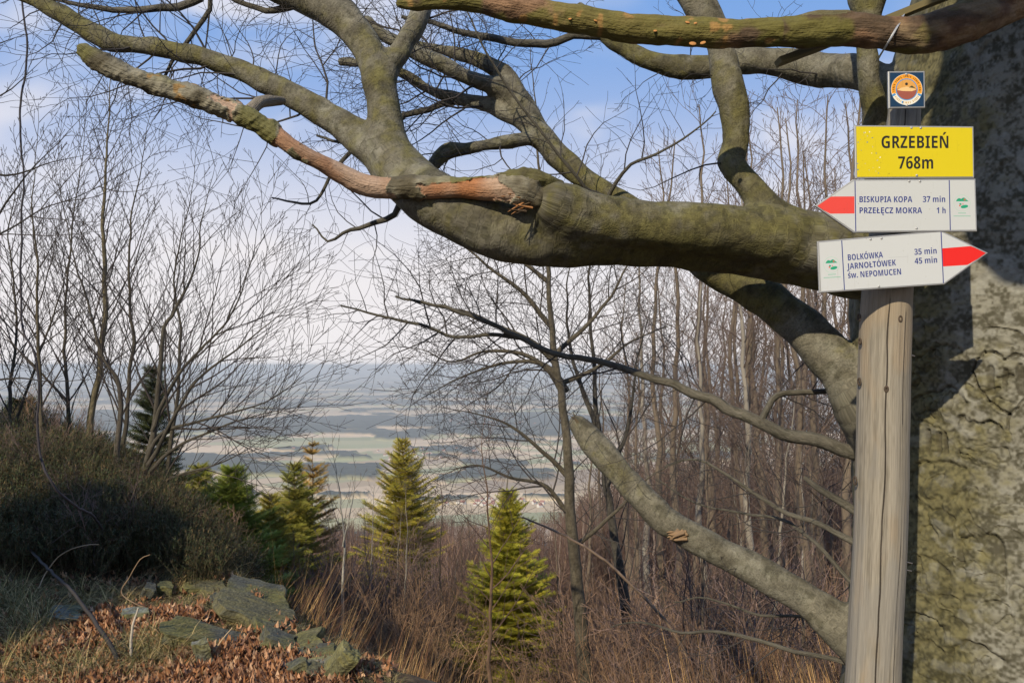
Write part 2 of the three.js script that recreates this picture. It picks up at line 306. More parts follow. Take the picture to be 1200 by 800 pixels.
{
  const C = 420, P = [], K = [], I = []; let rows = 0;
  const pal = [[0.36, 0.27, 0.16], [0.42, 0.33, 0.20], [0.30, 0.22, 0.13], [0.22, 0.22, 0.11], [0.27, 0.25, 0.13], [0.40, 0.30, 0.19], [0.26, 0.19, 0.12], [0.44, 0.33, 0.21]];
  const seeds = (cx, cz) => [cx + h3(cx, cz, 1), cz + h3(cx, cz, 2)];
  for (let d = 1250; d < 62000; d += Math.max(6, d * d / (F * 512) * 0.55)) {
    rows++;
    for (let c = 0; c <= C; c++) {
      const x = (c / C - 0.5) * 2 * (d * 0.86 + 400);
      const gx = x / 1700, gz = d / 1100; let bx = 0, bz = 0, bd = 1e9;
      for (let i = -1; i <= 1; i++) for (let j = -1; j <= 1; j++) { const cx = Math.floor(gx) + i, cz = Math.floor(gz) + j, s = seeds(cx, cz), q = (s[0] - gx) ** 2 + (s[1] - gz) ** 2; if (q < bd) { bd = q; bx = cx; bz = cz; } }
      const th = (h3(bx, bz, 3) - 0.5) * 1.4, w = 90 + 260 * h3(bx, bz, 4), s1 = Math.floor((x * Math.sin(th) + d * Math.cos(th)) / w), s2 = Math.floor((x * Math.cos(th) - d * Math.sin(th)) / (w * (2.5 + 4 * h3(bx, bz, 6))));
      let col = pal[Math.floor(h3(s1 + bx * 31, s2 + bz * 17, 5) * pal.length)].slice(); const k = 0.85 + 0.3 * h3(s1, s2, bx + bz * 7);
      col = col.map(v => v * k * 1.45); const f = woods(x, d); if (f) { const q = 0.7 + 0.7 * h3(c, rows, 3); col = [0.042 * q, 0.052 * q, 0.04 * q]; }
      P.push(x, plainY(x, d) + (f ? 15 + 8 * h3(c, rows, 9) : 0), -d); K.push(...col);
    }
  }
  for (let r = 0; r < rows - 1; r++) for (let c = 0; c < C; c++) { const a = r * (C + 1) + c; I.push(a, a + 1, a + C + 1, a + 1, a + C + 2, a + C + 1); }
  const g = new THREE.BufferGeometry(); g.setAttribute('position', new THREE.Float32BufferAttribute(P, 3)); g.setAttribute('color', new THREE.Float32BufferAttribute(K, 3)); g.setIndex(I); g.computeVertexNormals();
  tag(mesh('valley_plain', g, std({ vertexColors: true, roughness: 1 })), 'wide hazy plain of fields and dark forest belts', 'plain', null, 'structure');
}
// ---------------------------------------------------------------- the old beech
const TR = { x: 2.36, z: -3.82 };
const trunkPts = cat([[2.42, -1.2, -3.86, 1.0], [2.40, -0.2, -3.84, 0.84], [2.37, 0.7, -3.82, 0.755], [2.36, 1.4, -3.82, 0.735], [2.36, 1.95, -3.82, 0.735], [2.41, 2.4, -3.84, 0.70], [2.52, 3.0, -3.86, 0.66], [2.66, 3.7, -3.88, 0.60], [2.8, 4.4, -3.9, 0.55]], 0.12);
const trunkUV = (p) => [Math.atan2(p.x - TR.x, p.z - TR.z) / 6.283185, (p.y + 1.2) / 5.6];   // angle about the trunk, height; the seam lies behind
const B = {};                                              // limbs, [photo x, photo y, depth, radius in pixels]
B.main = [[1130, 330, 3.75, 62], [1060, 312, 3.68, 54], [985, 294, 3.62, 44], [900, 276, 3.55, 33], [830, 268, 3.52, 29], [750, 262, 3.50, 28], [700, 256, 3.48, 29], [668, 248, 3.45, 29], [648, 240, 3.42, 26]];
B.low = [[990, 312, 3.72, 34], [900, 300, 3.70, 28], [820, 288, 3.68, 27], [740, 280, 3.66, 30], [680, 276, 3.60, 34], [625, 272, 3.57, 38], [575, 262, 3.56, 38], [530, 245, 3.58, 34], [490, 220, 3.65, 32], [462, 185, 3.72, 26], [452, 150, 3.76, 20], [447, 110, 3.80, 18], [438, 72, 3.84, 19], [420, 40, 3.88, 21], [392, 14, 3.92, 22], [355, -6, 3.96, 22], [310, -26, 4.0, 20], [250, -60, 4.0, 18]];
B.left = [[475, 212, 3.72, 22], [445, 186, 3.76, 20], [420, 163, 3.8, 17], [400, 145, 3.83, 15], [347, 115, 3.88, 13], [300, 91, 3.92, 12], [233, 66, 3.96, 11], [167, 53, 4.0, 10], [133, 49, 4.02, 10], [100, 33, 4.05, 10], [67, 14, 4.08, 9], [33, -2, 4.1, 8], [-20, -20, 4.12, 7]];
B.fork = [[445, 95, 3.81, 15], [462, 72, 3.84, 14], [478, 44, 3.9, 13], [490, 20, 3.95, 13], [500, -15, 4.0, 13], [520, -80, 4.05, 12]];
B.upright = [[915, 275, 3.56, 26], [902, 248, 3.58, 21], [885, 225, 3.6, 18], [868, 206, 3.62, 16], [856, 190, 3.64, 16], [862, 165, 3.66, 16], [862, 135, 3.68, 17], [855, 105, 3.7, 18], [850, 80, 3.72, 17], [845, 55, 3.74, 16], [830, 20, 3.78, 18], [805, -15, 3.82, 18], [770, -50, 3.88, 17]];
B.rear = [[1050, 520, 3.85, 50], [1012, 478, 3.82, 32], [992, 446, 3.86, 25], [968, 412, 3.92, 25], [938, 380, 4.0, 24], [900, 350, 4.08, 23], [860, 326, 4.15, 21], [815, 300, 4.22, 19], [770, 270, 4.3, 17], [733, 240, 4.36, 15], [690, 212, 4.42, 14], [655, 183, 4.48, 14], [628, 152, 4.5, 14], [612, 128, 4.52, 15], [600, 104, 4.54, 14], [590, 86, 4.56, 11], [560, 70, 4.58, 8], [512, 58, 4.6, 7], [467, 49, 4.62, 6.5], [430, 30, 4.65, 6], [395, 5, 4.7, 5.5]];
B.rear_b = [[607, 120, 4.53, 12], [588, 104, 4.5, 11], [550, 91, 4.46, 10], [523, 77, 4.43, 9], [487, 62, 4.4, 9], [452, 42, 4.38, 8], [430, 25, 4.36, 7]];
B.rear_c = [[622, 145, 4.5, 11], [600, 137, 4.52, 10], [567, 121, 4.56, 9], [540, 116, 4.6, 8], [505, 106, 4.64, 7], [470, 85, 4.68, 6], [433, 76, 4.7, 5.5], [400, 72, 4.74, 5]];
B.rear_d = [[632, 160, 4.48, 9], [610, 163, 4.44, 8], [583, 168, 4.4, 8], [550, 173, 4.36, 8], [522, 179, 4.34, 8], [500, 204, 4.32, 7], [470, 232, 4.3, 6.5]];
B.upper = [[1075, 120, 3.9, 26], [1013, 88, 4.1, 19], [967, 83, 4.3, 19], [933, 77, 4.36, 18], [900, 72, 4.4, 16], [867, 71, 4.43, 15], [833, 78, 4.46, 14], [800, 79, 4.5, 14], [767, 72, 4.52, 13], [735, 58, 4.55, 10], [710, 40, 4.6, 9], [680, 10, 4.66, 8]];
B.stem = [[1060, 235, 3.74, 30], [1032, 175, 3.66, 16], [1024, 130, 3.6, 12], [1018, 90, 3.58, 12], [1016, 50, 3.58, 14], [1016, 10, 3.58, 20], [1014, -40, 3.6, 26], [1010, -120, 3.7, 28]];
B.stub = [[1060, 790, 3.82, 40], [1020, 762, 3.86, 31], [985, 735, 3.92, 26], [945, 704, 3.98, 20.5], [905, 679, 4.04, 18], [860, 655, 4.1, 17], [815, 632, 4.16, 17], [775, 606, 4.22, 17.5], [742, 572, 4.28, 16], [718, 545, 4.33, 14.5], [697, 520, 4.37, 15], [684, 504, 4.4, 13.5], [678, 497, 4.41, 12]];
const limbName = { main: 'limb', low: 'limb', left: 'limb', fork: 'limb', upright: 'limb', rear: 'limb', rear_b: 'limb', rear_c: 'limb', rear_d: 'limb', upper: 'limb', stem: 'limb', stub: 'limb' };
const limbLabel = { stub: 'grey lower limb with torn broken end', main: 'thick limb ending in a mossy broken collar', low: 'thick mossy limb sweeping sideways and then upward', upright: 'knobbly limb rising from the thick limb' };
const mossAt = (p, n) => fbm(p.x * 2.3 + 3, p.y * 2.3, p.z * 2.3, 4);
const limbColor = (grey, moss, amt) => (p, n, q) => {
  const b = fbm(p.x * 9, p.y * 9, p.z * 9, 3), h = fbm(p.x * 26, p.y * 26, p.z * 26, 3), m = sst(0.36, 0.60, 0.62 * fbm(p.x * 1.7 + 3, p.y * 1.9, p.z * 1.7, 3) + 0.38 * h + 0.05 * Math.sin(p.x * 2.1 + 0.6) - 0.3 * sst(1.9, 1.45, p.y)), l = sst(0.52, 0.66, fbm(p.x * 6 + 9, p.y * 6, p.z * 6, 4));
  let c = grey.map(v => v * (0.65 + 0.7 * b)); c = mix3(c, [0.27, 0.265, 0.225], l * 0.55); c = mix3(c, moss.map(v => v * (0.6 + 0.8 * h)), m * 0.85); return mix3(c, [0.07, 0.062, 0.04], sst(0.58, 0.68, fbm(p.x * 12 + 5, p.y * 12, p.z * 12, 3)) * 0.5);
};
const GREY = [0.175, 0.165, 0.13], MOSS = [0.125, 0.115, 0.03];
const chains = [{ key: 'trunk', pts: trunkPts, up: V(0, 0, 1), uv: (p, q, w) => { const t = trunkUV(p); return t; }, k: 0.1 }];
for (const k in B) chains.push({ key: k, pts: line(B[k], 0.06), k: k === 'fork' ? 0.05 : /rear_/.test(k) ? 0.04 : 0.07, col: limbColor(GREY, MOSS, { low: 0.2, main: 0.14, rear: 0.15, stub: -0.05, left: -0.02, upper: -0.05 }[k] ?? 0.02) });
const beechNoise = (x, y, z, id) => id === 0 ? 0.05 * (fbm(x * 2.2, y * 1.6, z * 2.2, 3) - 0.5) + 0.022 * (fbm(x * 7, y * 9, z * 7, 2) - 0.5) : 0.03 * (fbm(x * 5, y * 5, z * 5, 2) - 0.5) + 0.012 * (vn(x * 15, y * 15, z * 15) - 0.5);
// bark of the trunk: scars, healed lumps, carved marks, moss on one flank, lichen on the other
const hitTrunk = (px, py) => {                             // where a mark sits on the trunk: [angle, height] in metres along the bark
  const a = at(px, py, 1), d = V().subVectors(a, camera.position), ox = -TR.x, oz = -TR.z, A = d.x * d.x + d.z * d.z, Bq = d.x * ox + d.z * oz, Cq = ox * ox + oz * oz - 0.735 * 0.735, dis = Math.max(0, Bq * Bq - A * Cq), t = (-Bq - Math.sqrt(dis)) / A;
  const p = camera.position.clone().addScaledVector(d, t), w = trunkUV(p); return [w[0] * 4.62, w[1] * 5.6];
};
const lumps = [[1180, 398, 24, 11, 1], [1112, 432, 28, 30, 0.7], [1105, 478, 34, 18, 1], [1148, 508, 27, 17, 1.2], [1163, 534, 13, 8, 1], [1193, 545, 8, 13, 0.8], [1098, 566, 32, 24, 1.2], [1105, 612, 15, 20, 1], [1132, 605, 14, 22, 0.8], [1150, 668, 24, 40, 1.3], [1096, 682, 18, 26, 0.9], [1084, 736, 20, 20, 1], [1147, 783, 36, 20, 1.4], [1172, 628, 18, 8, 0.8], [1195, 705, 14, 24, 0.8], [1090, 785, 20, 26, 0.8], [1186, 596, 20, 7, 0.7], [1162, 90, 30, 60, 0.6], [1180, 230, 20, 40, 0.6]].map(([x, y, rx, ry, k]) => { const c = hitTrunk(x, y), e = hitTrunk(x + rx * 0.5, y), f = hitTrunk(x - rx * 0.5, y); return [c[0], c[1], Math.max(0.02, Math.abs(e[0] - f[0])), ry / F * 3.3, k]; });
const cuts = [];                                           // carved strokes, [x0, y0, x1, y1, half width] on the bark
const cut = (rows, w) => { const q = rows.map(r => hitTrunk(...r)); for (let i = 0; i < q.length - 1; i++) cuts.push([...q[i], ...q[i + 1], w]); };
cut([[1161, 431], [1162, 458]], 0.010); cut([[1155, 460], [1170, 456]], 0.009); cut([[1171, 443], [1186, 440]], 0.008); cut([[1178, 434], [1179, 450]], 0.008); cut([[1196, 430], [1196, 458]], 0.012);
cut([[1088, 505], [1087, 530]], 0.009); cut([[1099, 508], [1100, 530]], 0.009); cut([[1107, 508], [1107, 530]], 0.008);
cut([[1178, 421], [1168, 413], [1156, 412], [1146, 420], [1141, 436], [1145, 452], [1160, 470], [1183, 486], [1192, 478], [1206, 462], [1212, 440], [1206, 420], [1192, 414], [1178, 421]], 0.0035); cut([[1183, 486], [1182, 503]], 0.005);
{ const R = rng(15); for (let i = 0; i < 64; i++) { const px = 1066 + 130 * Math.pow(R(), 1.4), py = 380 + 420 * R(), c = hitTrunk(px, py); lumps.push([c[0], c[1], 0.014 + 0.035 * R(), 0.014 + 0.04 * R(), 0.35 + 0.5 * R()]); } }
const segD = (x, y, c) => { const dx = c[2] - c[0], dy = c[3] - c[1]; let t = ((x - c[0]) * dx + (y - c[1]) * dy) / (dx * dx + dy * dy + 1e-9); t = t < 0 ? 0 : t > 1 ? 1 : t; return Math.hypot(x - c[0] - dx * t, y - c[1] - dy * t); };
const [TA] = hitTrunk(1062, 600), [TC] = hitTrunk(1200, 600);
const TXN = 1150, trunkF = new Float32Array(TXN * TXN * 3);
for (let j = 0; j < TXN; j++) for (let i = 0; i < TXN; i++) {
  let a = (i + 0.5) / TXN; if (a > 0.5) a -= 1; const x = a * 4.62, y = (j + 0.5) / TXN * 5.6, o = (j * TXN + i) * 3;
  if (x < TA - 0.25 || x > TC + 0.4) { const n = pf((i + 0.5) / TXN, (j + 0.5) / TXN, 30, 40, 5, 3); trunkF[o] = n; trunkF[o + 1] = 0.3; trunkF[o + 2] = 0; continue; }
  const wx = x + 0.11 * (fbm(x * 8, y * 8, 1, 4) - 0.5), wy = y + 0.11 * (fbm(x * 9, y * 9, 5, 3) - 0.5);
  let hgt = 0.30 * fbm(x * 14, y * 26, 2, 4) + 0.26 * fbm(x * 60, y * 80, 7, 3) + 0.25 * fbm(x * 5, y * 6, 3, 3), dark = 0, inL = 0;
  for (const [lx, ly, rx, ry, k] of lumps) {
    const dx = (wx - lx) / rx, dy = (wy - ly) / ry; if (Math.abs(dx) > 1.8 || Math.abs(dy) > 1.8) continue; const r = Math.hypot(dx, dy), an = Math.atan2(dy, dx);
    const rr = r * (1 + 0.25 * (fbm(Math.cos(an) * 1.5 + lx * 7, Math.sin(an) * 1.5, ly * 5, 2) - 0.5));
    hgt += k * (0.46 * (1 - sst(0.2, 1.02, rr)) + 0.16 * Math.exp(-(((rr - 1.28) / 0.16) ** 2)) - 0.34 * Math.exp(-(((rr - 1.03) / 0.10) ** 2)) * (0.35 + 0.65 * sst(-0.5, 0.8, dy)) - 0.22 * Math.exp(-(((rr - 0.55) / 0.07) ** 2)) * fbm(x * 22, y * 22, 4, 2));
    dark = Math.max(dark, 0.6 * Math.exp(-(((rr - 1.03) / 0.06) ** 2)) * (0.3 + 0.7 * sst(-0.4, 0.8, dy)) * sst(0.4, 0.62, fbm(x * 16, y * 16, 3, 2))); inL = Math.max(inL, 1 - sst(0.9, 1.0, rr));
  }
  for (const c of cuts) { const jx = x + 0.012 * (fbm(x * 40, y * 40, 2, 2) - 0.5), jy = y + 0.012 * (fbm(x * 40, y * 40, 6, 2) - 0.5), s = segD(jx, jy, c); if (s < c[4] * 2.2) { const q = 1 - sst(c[4] * 0.6, c[4] * 1.5, s); hgt -= 0.45 * q; dark = Math.max(dark, 0.85 * q); } else if (s < c[4] * 4) hgt += 0.05; }
  trunkF[o] = hgt; trunkF[o + 1] = dark; trunkF[o + 2] = inL;
}
const tf = (u, v, k) => trunkF[(Math.min(TXN - 1, Math.floor(v * TXN)) * TXN + Math.min(TXN - 1, Math.floor(u * TXN))) * 3 + k];
const trunkMat = std({ bumpScale: 0.038, bumpMap: tex(TXN, TXN, (u, v) => 0.35 + 0.42 * (tf(u, v, 0) - 0.2), false), map: tex(TXN, TXN, (u, v) => {
  let a = u > 0.5 ? u - 1 : u; const x = a * 4.62, y = v * 5.6, h = tf(u, v, 0), dk = tf(u, v, 1), L = tf(u, v, 2);
  const s = (x - TA) / (TC - TA), n = fbm(x * 6, y * 4, 9, 5), g = fbm(x * 90, y * 90, 3, 2), b = fbm(x * 22, y * 30, 12, 3);
  let c = mix3([0.07, 0.065, 0.043], [0.24, 0.235, 0.195], sst(0.34, 0.62, 0.42 * b + 0.40 * g + 0.18 * Math.min(1, h)));
  const moss = sst(0.30, 0.66, 0.6 * n + 0.4 * b + 0.42 * (0.5 - s) + 0.10 * L - 0.05 * (y - 2.6));
  c = mix3(c, mix3([0.04, 0.037, 0.014], [0.15, 0.134, 0.052], sst(0.25, 0.75, 0.5 * b + 0.5 * g)), moss * 0.88);
  c = mix3(c, [0.31, 0.31, 0.275], sst(0.60, 0.7, fbm(x * 18 + 3, y * 18, 2, 4)) * 0.6 * (1 - moss * 0.6));
  return mix3(c, [0.045, 0.04, 0.028], dk * 0.62);
}) });
const beech = thing('beech_tree', 'massive old beech with mossy scarred trunk and sprawling limbs behind the signpost', 'tree', V(TR.x, 0, TR.z));
const twigCol = [0.04, 0.035, 0.035];
{
  const parts = sdfMesh(chains, 0.016, 0.06, beechNoise, [[-3.4, -1.15, -5.6], [3.4, 4.1, -2.6]]);
  const O = beech.position, R = rng(77);
  { // the bark that faces the path carries its relief in the mesh: split these faces and raise them
    const tb = parts[0], ok = v => tb.p[v * 3] < 2.25 && tb.p[v * 3 + 2] > -3.95 && tb.p[v * 3 + 1] > -0.1 && tb.p[v * 3 + 1] < 3.6, I = tb.i; tb.i = []; const N = 3, memo = new Map();
    const mid = (a, b, c, i, j) => { const k = N - i - j, ws = [[a, k], [b, i], [c, j]].filter(q => q[1] > 0), ky = ws.slice().sort((x, y) => x[0] - y[0]).map(q => q.join(':')).join('|'); let o = memo.get(ky); if (o !== undefined) return o; const f = (A, m, q) => ws.reduce((t, [v, w]) => t + A[v * m + q] * w, 0) / N; const u = f(tb.uv, 2, 0), v = f(tb.uv, 2, 1), n = V(f(tb.n, 3, 0), f(tb.n, 3, 1), f(tb.n, 3, 2)).normalize(), x = f(tb.p, 3, 0), y = f(tb.p, 3, 1), z = f(tb.p, 3, 2), e = sst(2.25, 2.1, x) * sst(-3.95, -3.85, z) * sst(-0.1, 0.05, y) * sst(3.6, 3.4, y), d = 0.030 * (tf(((u % 1) + 1) % 1, v, 0) - 0.45) * e; o = tb.vert(x + n.x * d, y + n.y * d, z + n.z * d, n.x, n.y, n.z, [1, 1, 1], u, v); memo.set(ky, o); return o; };
    for (let t = 0; t < I.length; t += 3) { const [a, b, c] = [I[t], I[t + 1], I[t + 2]]; if (!(ok(a) && ok(b) && ok(c))) { tb.i.push(a, b, c); continue; } for (let i = 0; i < N; i++) for (let j = 0; j < N - i; j++) { tb.i.push(mid(a, b, c, i, j), mid(a, b, c, i + 1, j), mid(a, b, c, i, j + 1)); if (i + j < N - 1) tb.i.push(mid(a, b, c, i + 1, j), mid(a, b, c, i + 1, j + 1), mid(a, b, c, i, j + 1)); } }
  }
  parts.forEach((tb, i) => {
    if (tb.empty) return; const k = chains[i].key, m = mesh(k === 'trunk' ? 'trunk' : limbName[k], tb.geo(O), k === 'trunk' ? trunkMat : M.bark, beech);
    if (limbLabel[k]) m.userData.label = limbLabel[k]; chains[i].mesh = m;
  });
  const TW = { left: [26, 0.75], low: [10, 0.7, 0.72], fork: [8, 0.7], rear: [16, 0.8, 0.72], rear_b: [16, 0.75], rear_c: [18, 0.75], rear_d: [9, 0.6], upper: [11, 0.6], upright: [7, 0.55, 0.25], stub: [3, 0.4, 0.3] };
  for (const c of chains) { const q = TW[c.key]; if (!q || !c.mesh) continue; const tb = new TB(), pts = pv(c.pts), rad = pr(c.pts); twigs(tb, pts, rad.map(() => 0.011), 3, 1, { density: q[0], ratio: q[1], wander: 0.72, angle: 0.95, rmin: 0.0011, thick: 0.0085, col: twigCol, more: { 3: 1, 2: 8 / q[0] * 1.15, 1: 9 / q[0] }, lift: 0.25, plane: V(0.1, 0.2, 1) }, R, q[2] ?? 0.2); mesh('twigs', tb.geo(O), M.twig, c.mesh); }
  // slender lower boughs, with their twigs
  const thin = [[[1040, 535, 3.85, 14], [1000, 530, 3.88, 10], [960, 516, 3.92, 9], [927, 511, 3.96, 8.5], [893, 495, 4.0, 8], [860, 482, 4.04, 7.5], [833, 468, 4.08, 7], [800, 456, 4.12, 6], [753, 440, 4.18, 5], [700, 425, 4.24, 4.2], [647, 414, 4.3, 3.8], [607, 392, 4.36, 3.4], [560, 372, 4.4, 2.8], [510, 358, 4.44, 2.2], [463, 347, 4.5, 1.4]],
    [[612, 394, 4.35, 2.8], [585, 392, 4.4, 2.6], [533, 395, 4.44, 2.3], [483, 378, 4.5, 2], [440, 368, 4.54, 1.6], [400, 357, 4.6, 1]],
    [[893, 495, 4.0, 5], [905, 468, 4.05, 4.5], [930, 460, 4.1, 4], [965, 458, 4.12, 4], [1005, 455, 4.1, 4]],
    [[712, 42, 4.6, 7], [690, 40, 4.6, 5.5], [673, 43, 4.6, 5], [640, 52, 4.58, 5.5], [593, 47, 4.55, 5], [560, 42, 4.52, 4.6], [533, 37, 4.5, 4], [507, 26, 4.5, 3.4], [470, 20, 4.5, 2.4]],
    [[712, 232, 4.3, 3], [722, 212, 4.25, 2.6], [740, 193, 4.2, 2.2], [770, 180, 4.15, 1.8], [800, 160, 4.1, 1.4], [840, 132, 4.05, 0.9]],
    [[712, 232, 4.3, 3], [690, 224, 4.2, 2.6], [672, 200, 4.15, 2.3], [640, 160, 4.1, 2], [600, 110, 4.05, 1.7], [565, 50, 4.0, 1.4], [545, 10, 4.0, 1]],
    [[472, 136, 4.66, 4], [445, 152, 4.68, 3.6], [420, 170, 4.7, 3.2], [390, 200, 4.72, 2.6], [372, 235, 4.74, 2], [345, 236, 4.76, 1.6], [318, 233, 4.78, 1]],
    [[540, 117, 4.6, 4.4], [510, 125, 4.62, 4.2], [472, 136, 4.66, 4], [440, 150, 4.7, 3], [400, 165, 4.74, 2.4], [370, 158, 4.76, 1.6]],
    [[245, -10, 4.1, 3.4], [245, 10, 4.1, 3.2], [222, 45, 4.12, 3], [208, 62, 4.14, 2.6], [192, 90, 4.16, 1.8]],
    [[470, 232, 4.3, 5], [462, 250, 4.32, 4.2], [440, 262, 4.34, 3.4], [410, 270, 4.36, 2.4], [385, 282, 4.38, 1.6], [365, 262, 4.4, 1]],
    [[390, -5, 4.0, 4], [340, 8, 4.02, 5], [310, 14, 4.04, 4], [270, -4, 4.05, 3]], [[235, -3, 4.1, 5], [210, 8, 4.1, 5], [165, 12, 4.12, 4.4], [120, 8, 4.14, 3.4], [60, -2, 4.16, 2.4]],
    [[1010, 605, 3.9, 6], [985, 590, 3.95, 5], [965, 575, 4.0, 4.4], [950, 565, 4.05, 3.6], [942, 558, 4.08, 3]],
    [[1010, 640, 3.9, 5], [980, 625, 4.0, 4], [950, 610, 4.1, 3.4], [910, 595, 4.2, 2.8], [860, 560, 4.3, 2.2], [820, 540, 4.4, 1.6], [780, 545, 4.5, 1.2]], [[1012, 785, 3.85, 4], [960, 768, 3.95, 3.2], [905, 757, 4.05, 2.8], [850, 742, 4.15, 2.3], [800, 742, 4.25, 1.8], [750, 730, 4.35, 1.2], [715, 735, 4.4, 0.7]], [[1010, 700, 3.9, 3.4], [960, 640, 4.1, 2.6], [915, 610, 4.3, 2.2], [860, 598, 4.5, 1.7], [815, 590, 4.6, 1.3], [770, 560, 4.7, 0.8]], [[1008, 755, 3.88, 3], [950, 725, 4.1, 2.2], [890, 722, 4.3, 1.8], [830, 700, 4.4, 1.3], [790, 705, 4.5, 0.8]]];
  thin.forEach((rows, i) => { const l = line(rows, 0.06), tb = new TB(), pts = pv(l); l.forEach((q, k) => { const f = k / (l.length - 1); q[3] *= 0.88; pts[k].x += 0.022 * (fbm(k * 0.5, i, 3, 3) - 0.5); pts[k].y += 0.03 * (fbm(k * 0.5, i, 9, 3) - 0.5); }); tb.tube(pts, pr(l), 10, p => { const b = 0.6 + 0.6 * fbm(p.x * 8, p.y * 8, p.z * 8, 2); return [0.15 * b, 0.14 * b, 0.118 * b]; }, true, 0.45); const m = mesh('bough', tb.geo(O), M.stem, beech); const t2 = new TB(); let L = 0; for (let k = 1; k < pts.length; k++) L += pts[k].distanceTo(pts[k - 1]); twigs(t2, pts, pr(l).map(() => 0.008), 2, 1, { density: i < 2 ? 15 * L : 14 * L, ratio: i < 2 ? 0.7 : 0.5, wander: 0.65, angle: 0.85, rmin: 0.0011, thick: 0.008, col: twigCol, more: { 2: 1, 1: 0.8 / L }, lift: 0.2, plane: V(0.1, 0.2, 1) }, R, i < 2 ? 0.35 : 0.2); mesh('twigs', t2.geo(O), M.twig, m); });
  // boughs above the picture, whose shade lies on the trunk
  for (const rows of [[[2.3, 4.3, -3.5, 0.42], [1.7, 4.5, -2.2, 0.38], [0.95, 4.55, -1.1, 0.36], [0.3, 5.0, -0.1, 0.28], [-0.1, 5.6, 0.6, 0.2]], [[2.15, 3.5, -3.2, 0.24], [1.6, 3.65, -2.1, 0.22], [0.92, 3.74, -1.1, 0.22], [0.7, 4.2, -0.3, 0.18]], [[2.5, 4.3, -3.5, 0.4], [2.2, 4.3, -2.4, 0.35], [1.75, 4.25, -1.2, 0.33], [1.4, 4.7, -0.2, 0.26]]]) { const l = cat(rows, 0.1), tb = new TB(); tb.tube(pv(l), pr(l), 14, limbColor(GREY, MOSS, 0)(V(1, 4, -3)), true, 0.3); mesh('limb', tb.geo(O), M.bark, beech); }
  // torn wood: where a side branch ripped off the lower limb, and at its broken end
  for (const [x, y, d, n, dx, dy, L] of [[793, 627, 4.13, 16, -0.8, -0.35, 0.035], [681, 500, 4.40, 15, -0.62, 0.72, 0.06]]) { const tb = new TB(); for (let i = 0; i < n; i++) { const c = at(x, y, d), r = 0.045, p = c.add(V((R() - 0.5) * r, (R() - 0.5) * r, (R() - 0.3) * r)), v = V(dx + 0.7 * (R() - 0.5), dy + 0.7 * (R() - 0.5), 0.5 * (R() - 0.5)).normalize(), w = 0.003 + 0.008 * R(), l = L * (0.3 + R()); tb.tube([p.clone().addScaledVector(v, -0.04), p.clone().addScaledVector(v, l * 0.4), p.clone().addScaledVector(v, l).add(rv(R).multiplyScalar(0.012))], [w * 1.4, w, 0.002], 5, x < 700 ? [0.12, 0.095, 0.06] : mix3([0.30, 0.19, 0.10], [0.16, 0.11, 0.07], R())); } const sp = mesh('torn_wood', tb.geo(O), M.twig, beech); sp.userData.label = x < 700 ? 'jagged dark broken end of the lower limb' : 'pale splintered wood under the lower limb'; }
}
// ---------------------------------------------------------------- signpost and signs
const woodH = (u, v) => 0.55 * pf(u, v + 0.02 * pf(u, v, 3, 3, 5), 60, 3, 13, 4) + 0.3 * pf(u, v, 160, 10, 19, 3) - 0.9 * (1 - sst(0.0, 0.006, Math.abs(u - 0.445 - 0.02 * (pf(u * 0 + 0.5, v, 1, 6, 3, 3) - 0.5)))) * sst(0.3, 0.5, pf(0.2, v, 1, 5, 31, 2)) - 0.6 * (1 - sst(0, 0.004, Math.abs(u - 0.56 - 0.02 * (pf(0.5, v, 1, 5, 9, 3) - 0.5)))) * sst(0.45, 0.55, pf(0.7, v, 1, 7, 37, 2));
const woodMap = tex(768, 512, (u, v) => { const h = woodH(u, v), b = pf(u, v, 5, 4, 71, 4), g = pf(u, v, 200, 40, 23, 2); let c = mix3([0.12, 0.105, 0.08], [0.345, 0.315, 0.26], sst(0.05, 0.75, h * 0.75 + 0.25 * g)); c = mix3(c, [0.33, 0.25, 0.16], sst(0.52, 0.66, b) * 0.45); c = mix3(c, [0.24, 0.23, 0.21], sst(0.55, 0.68, pf(u, v, 7, 6, 17, 4)) * 0.5); if (h < 0.05) c = [0.05, 0.04, 0.03]; return c; });
const postLine = line([[1061, 92, 2.93, 16], [1060, 135, 2.93, 18], [1052, 210, 2.93, 22], [1046, 280, 2.93, 26], [1040, 350, 2.93, 28.5], [1036, 450, 2.93, 28.8], [1033, 600, 2.92, 29.5], [1025, 760, 2.90, 29.8], [1022, 830, 2.89, 31], [1015, 1000, 2.88, 34]], 0.05);
const post = thing('signpost', 'weathered grey wooden post carrying the trail signs in front of the beech', 'post', V(postLine.at(-1)[0], postLine.at(-1)[1], postLine.at(-1)[2]));
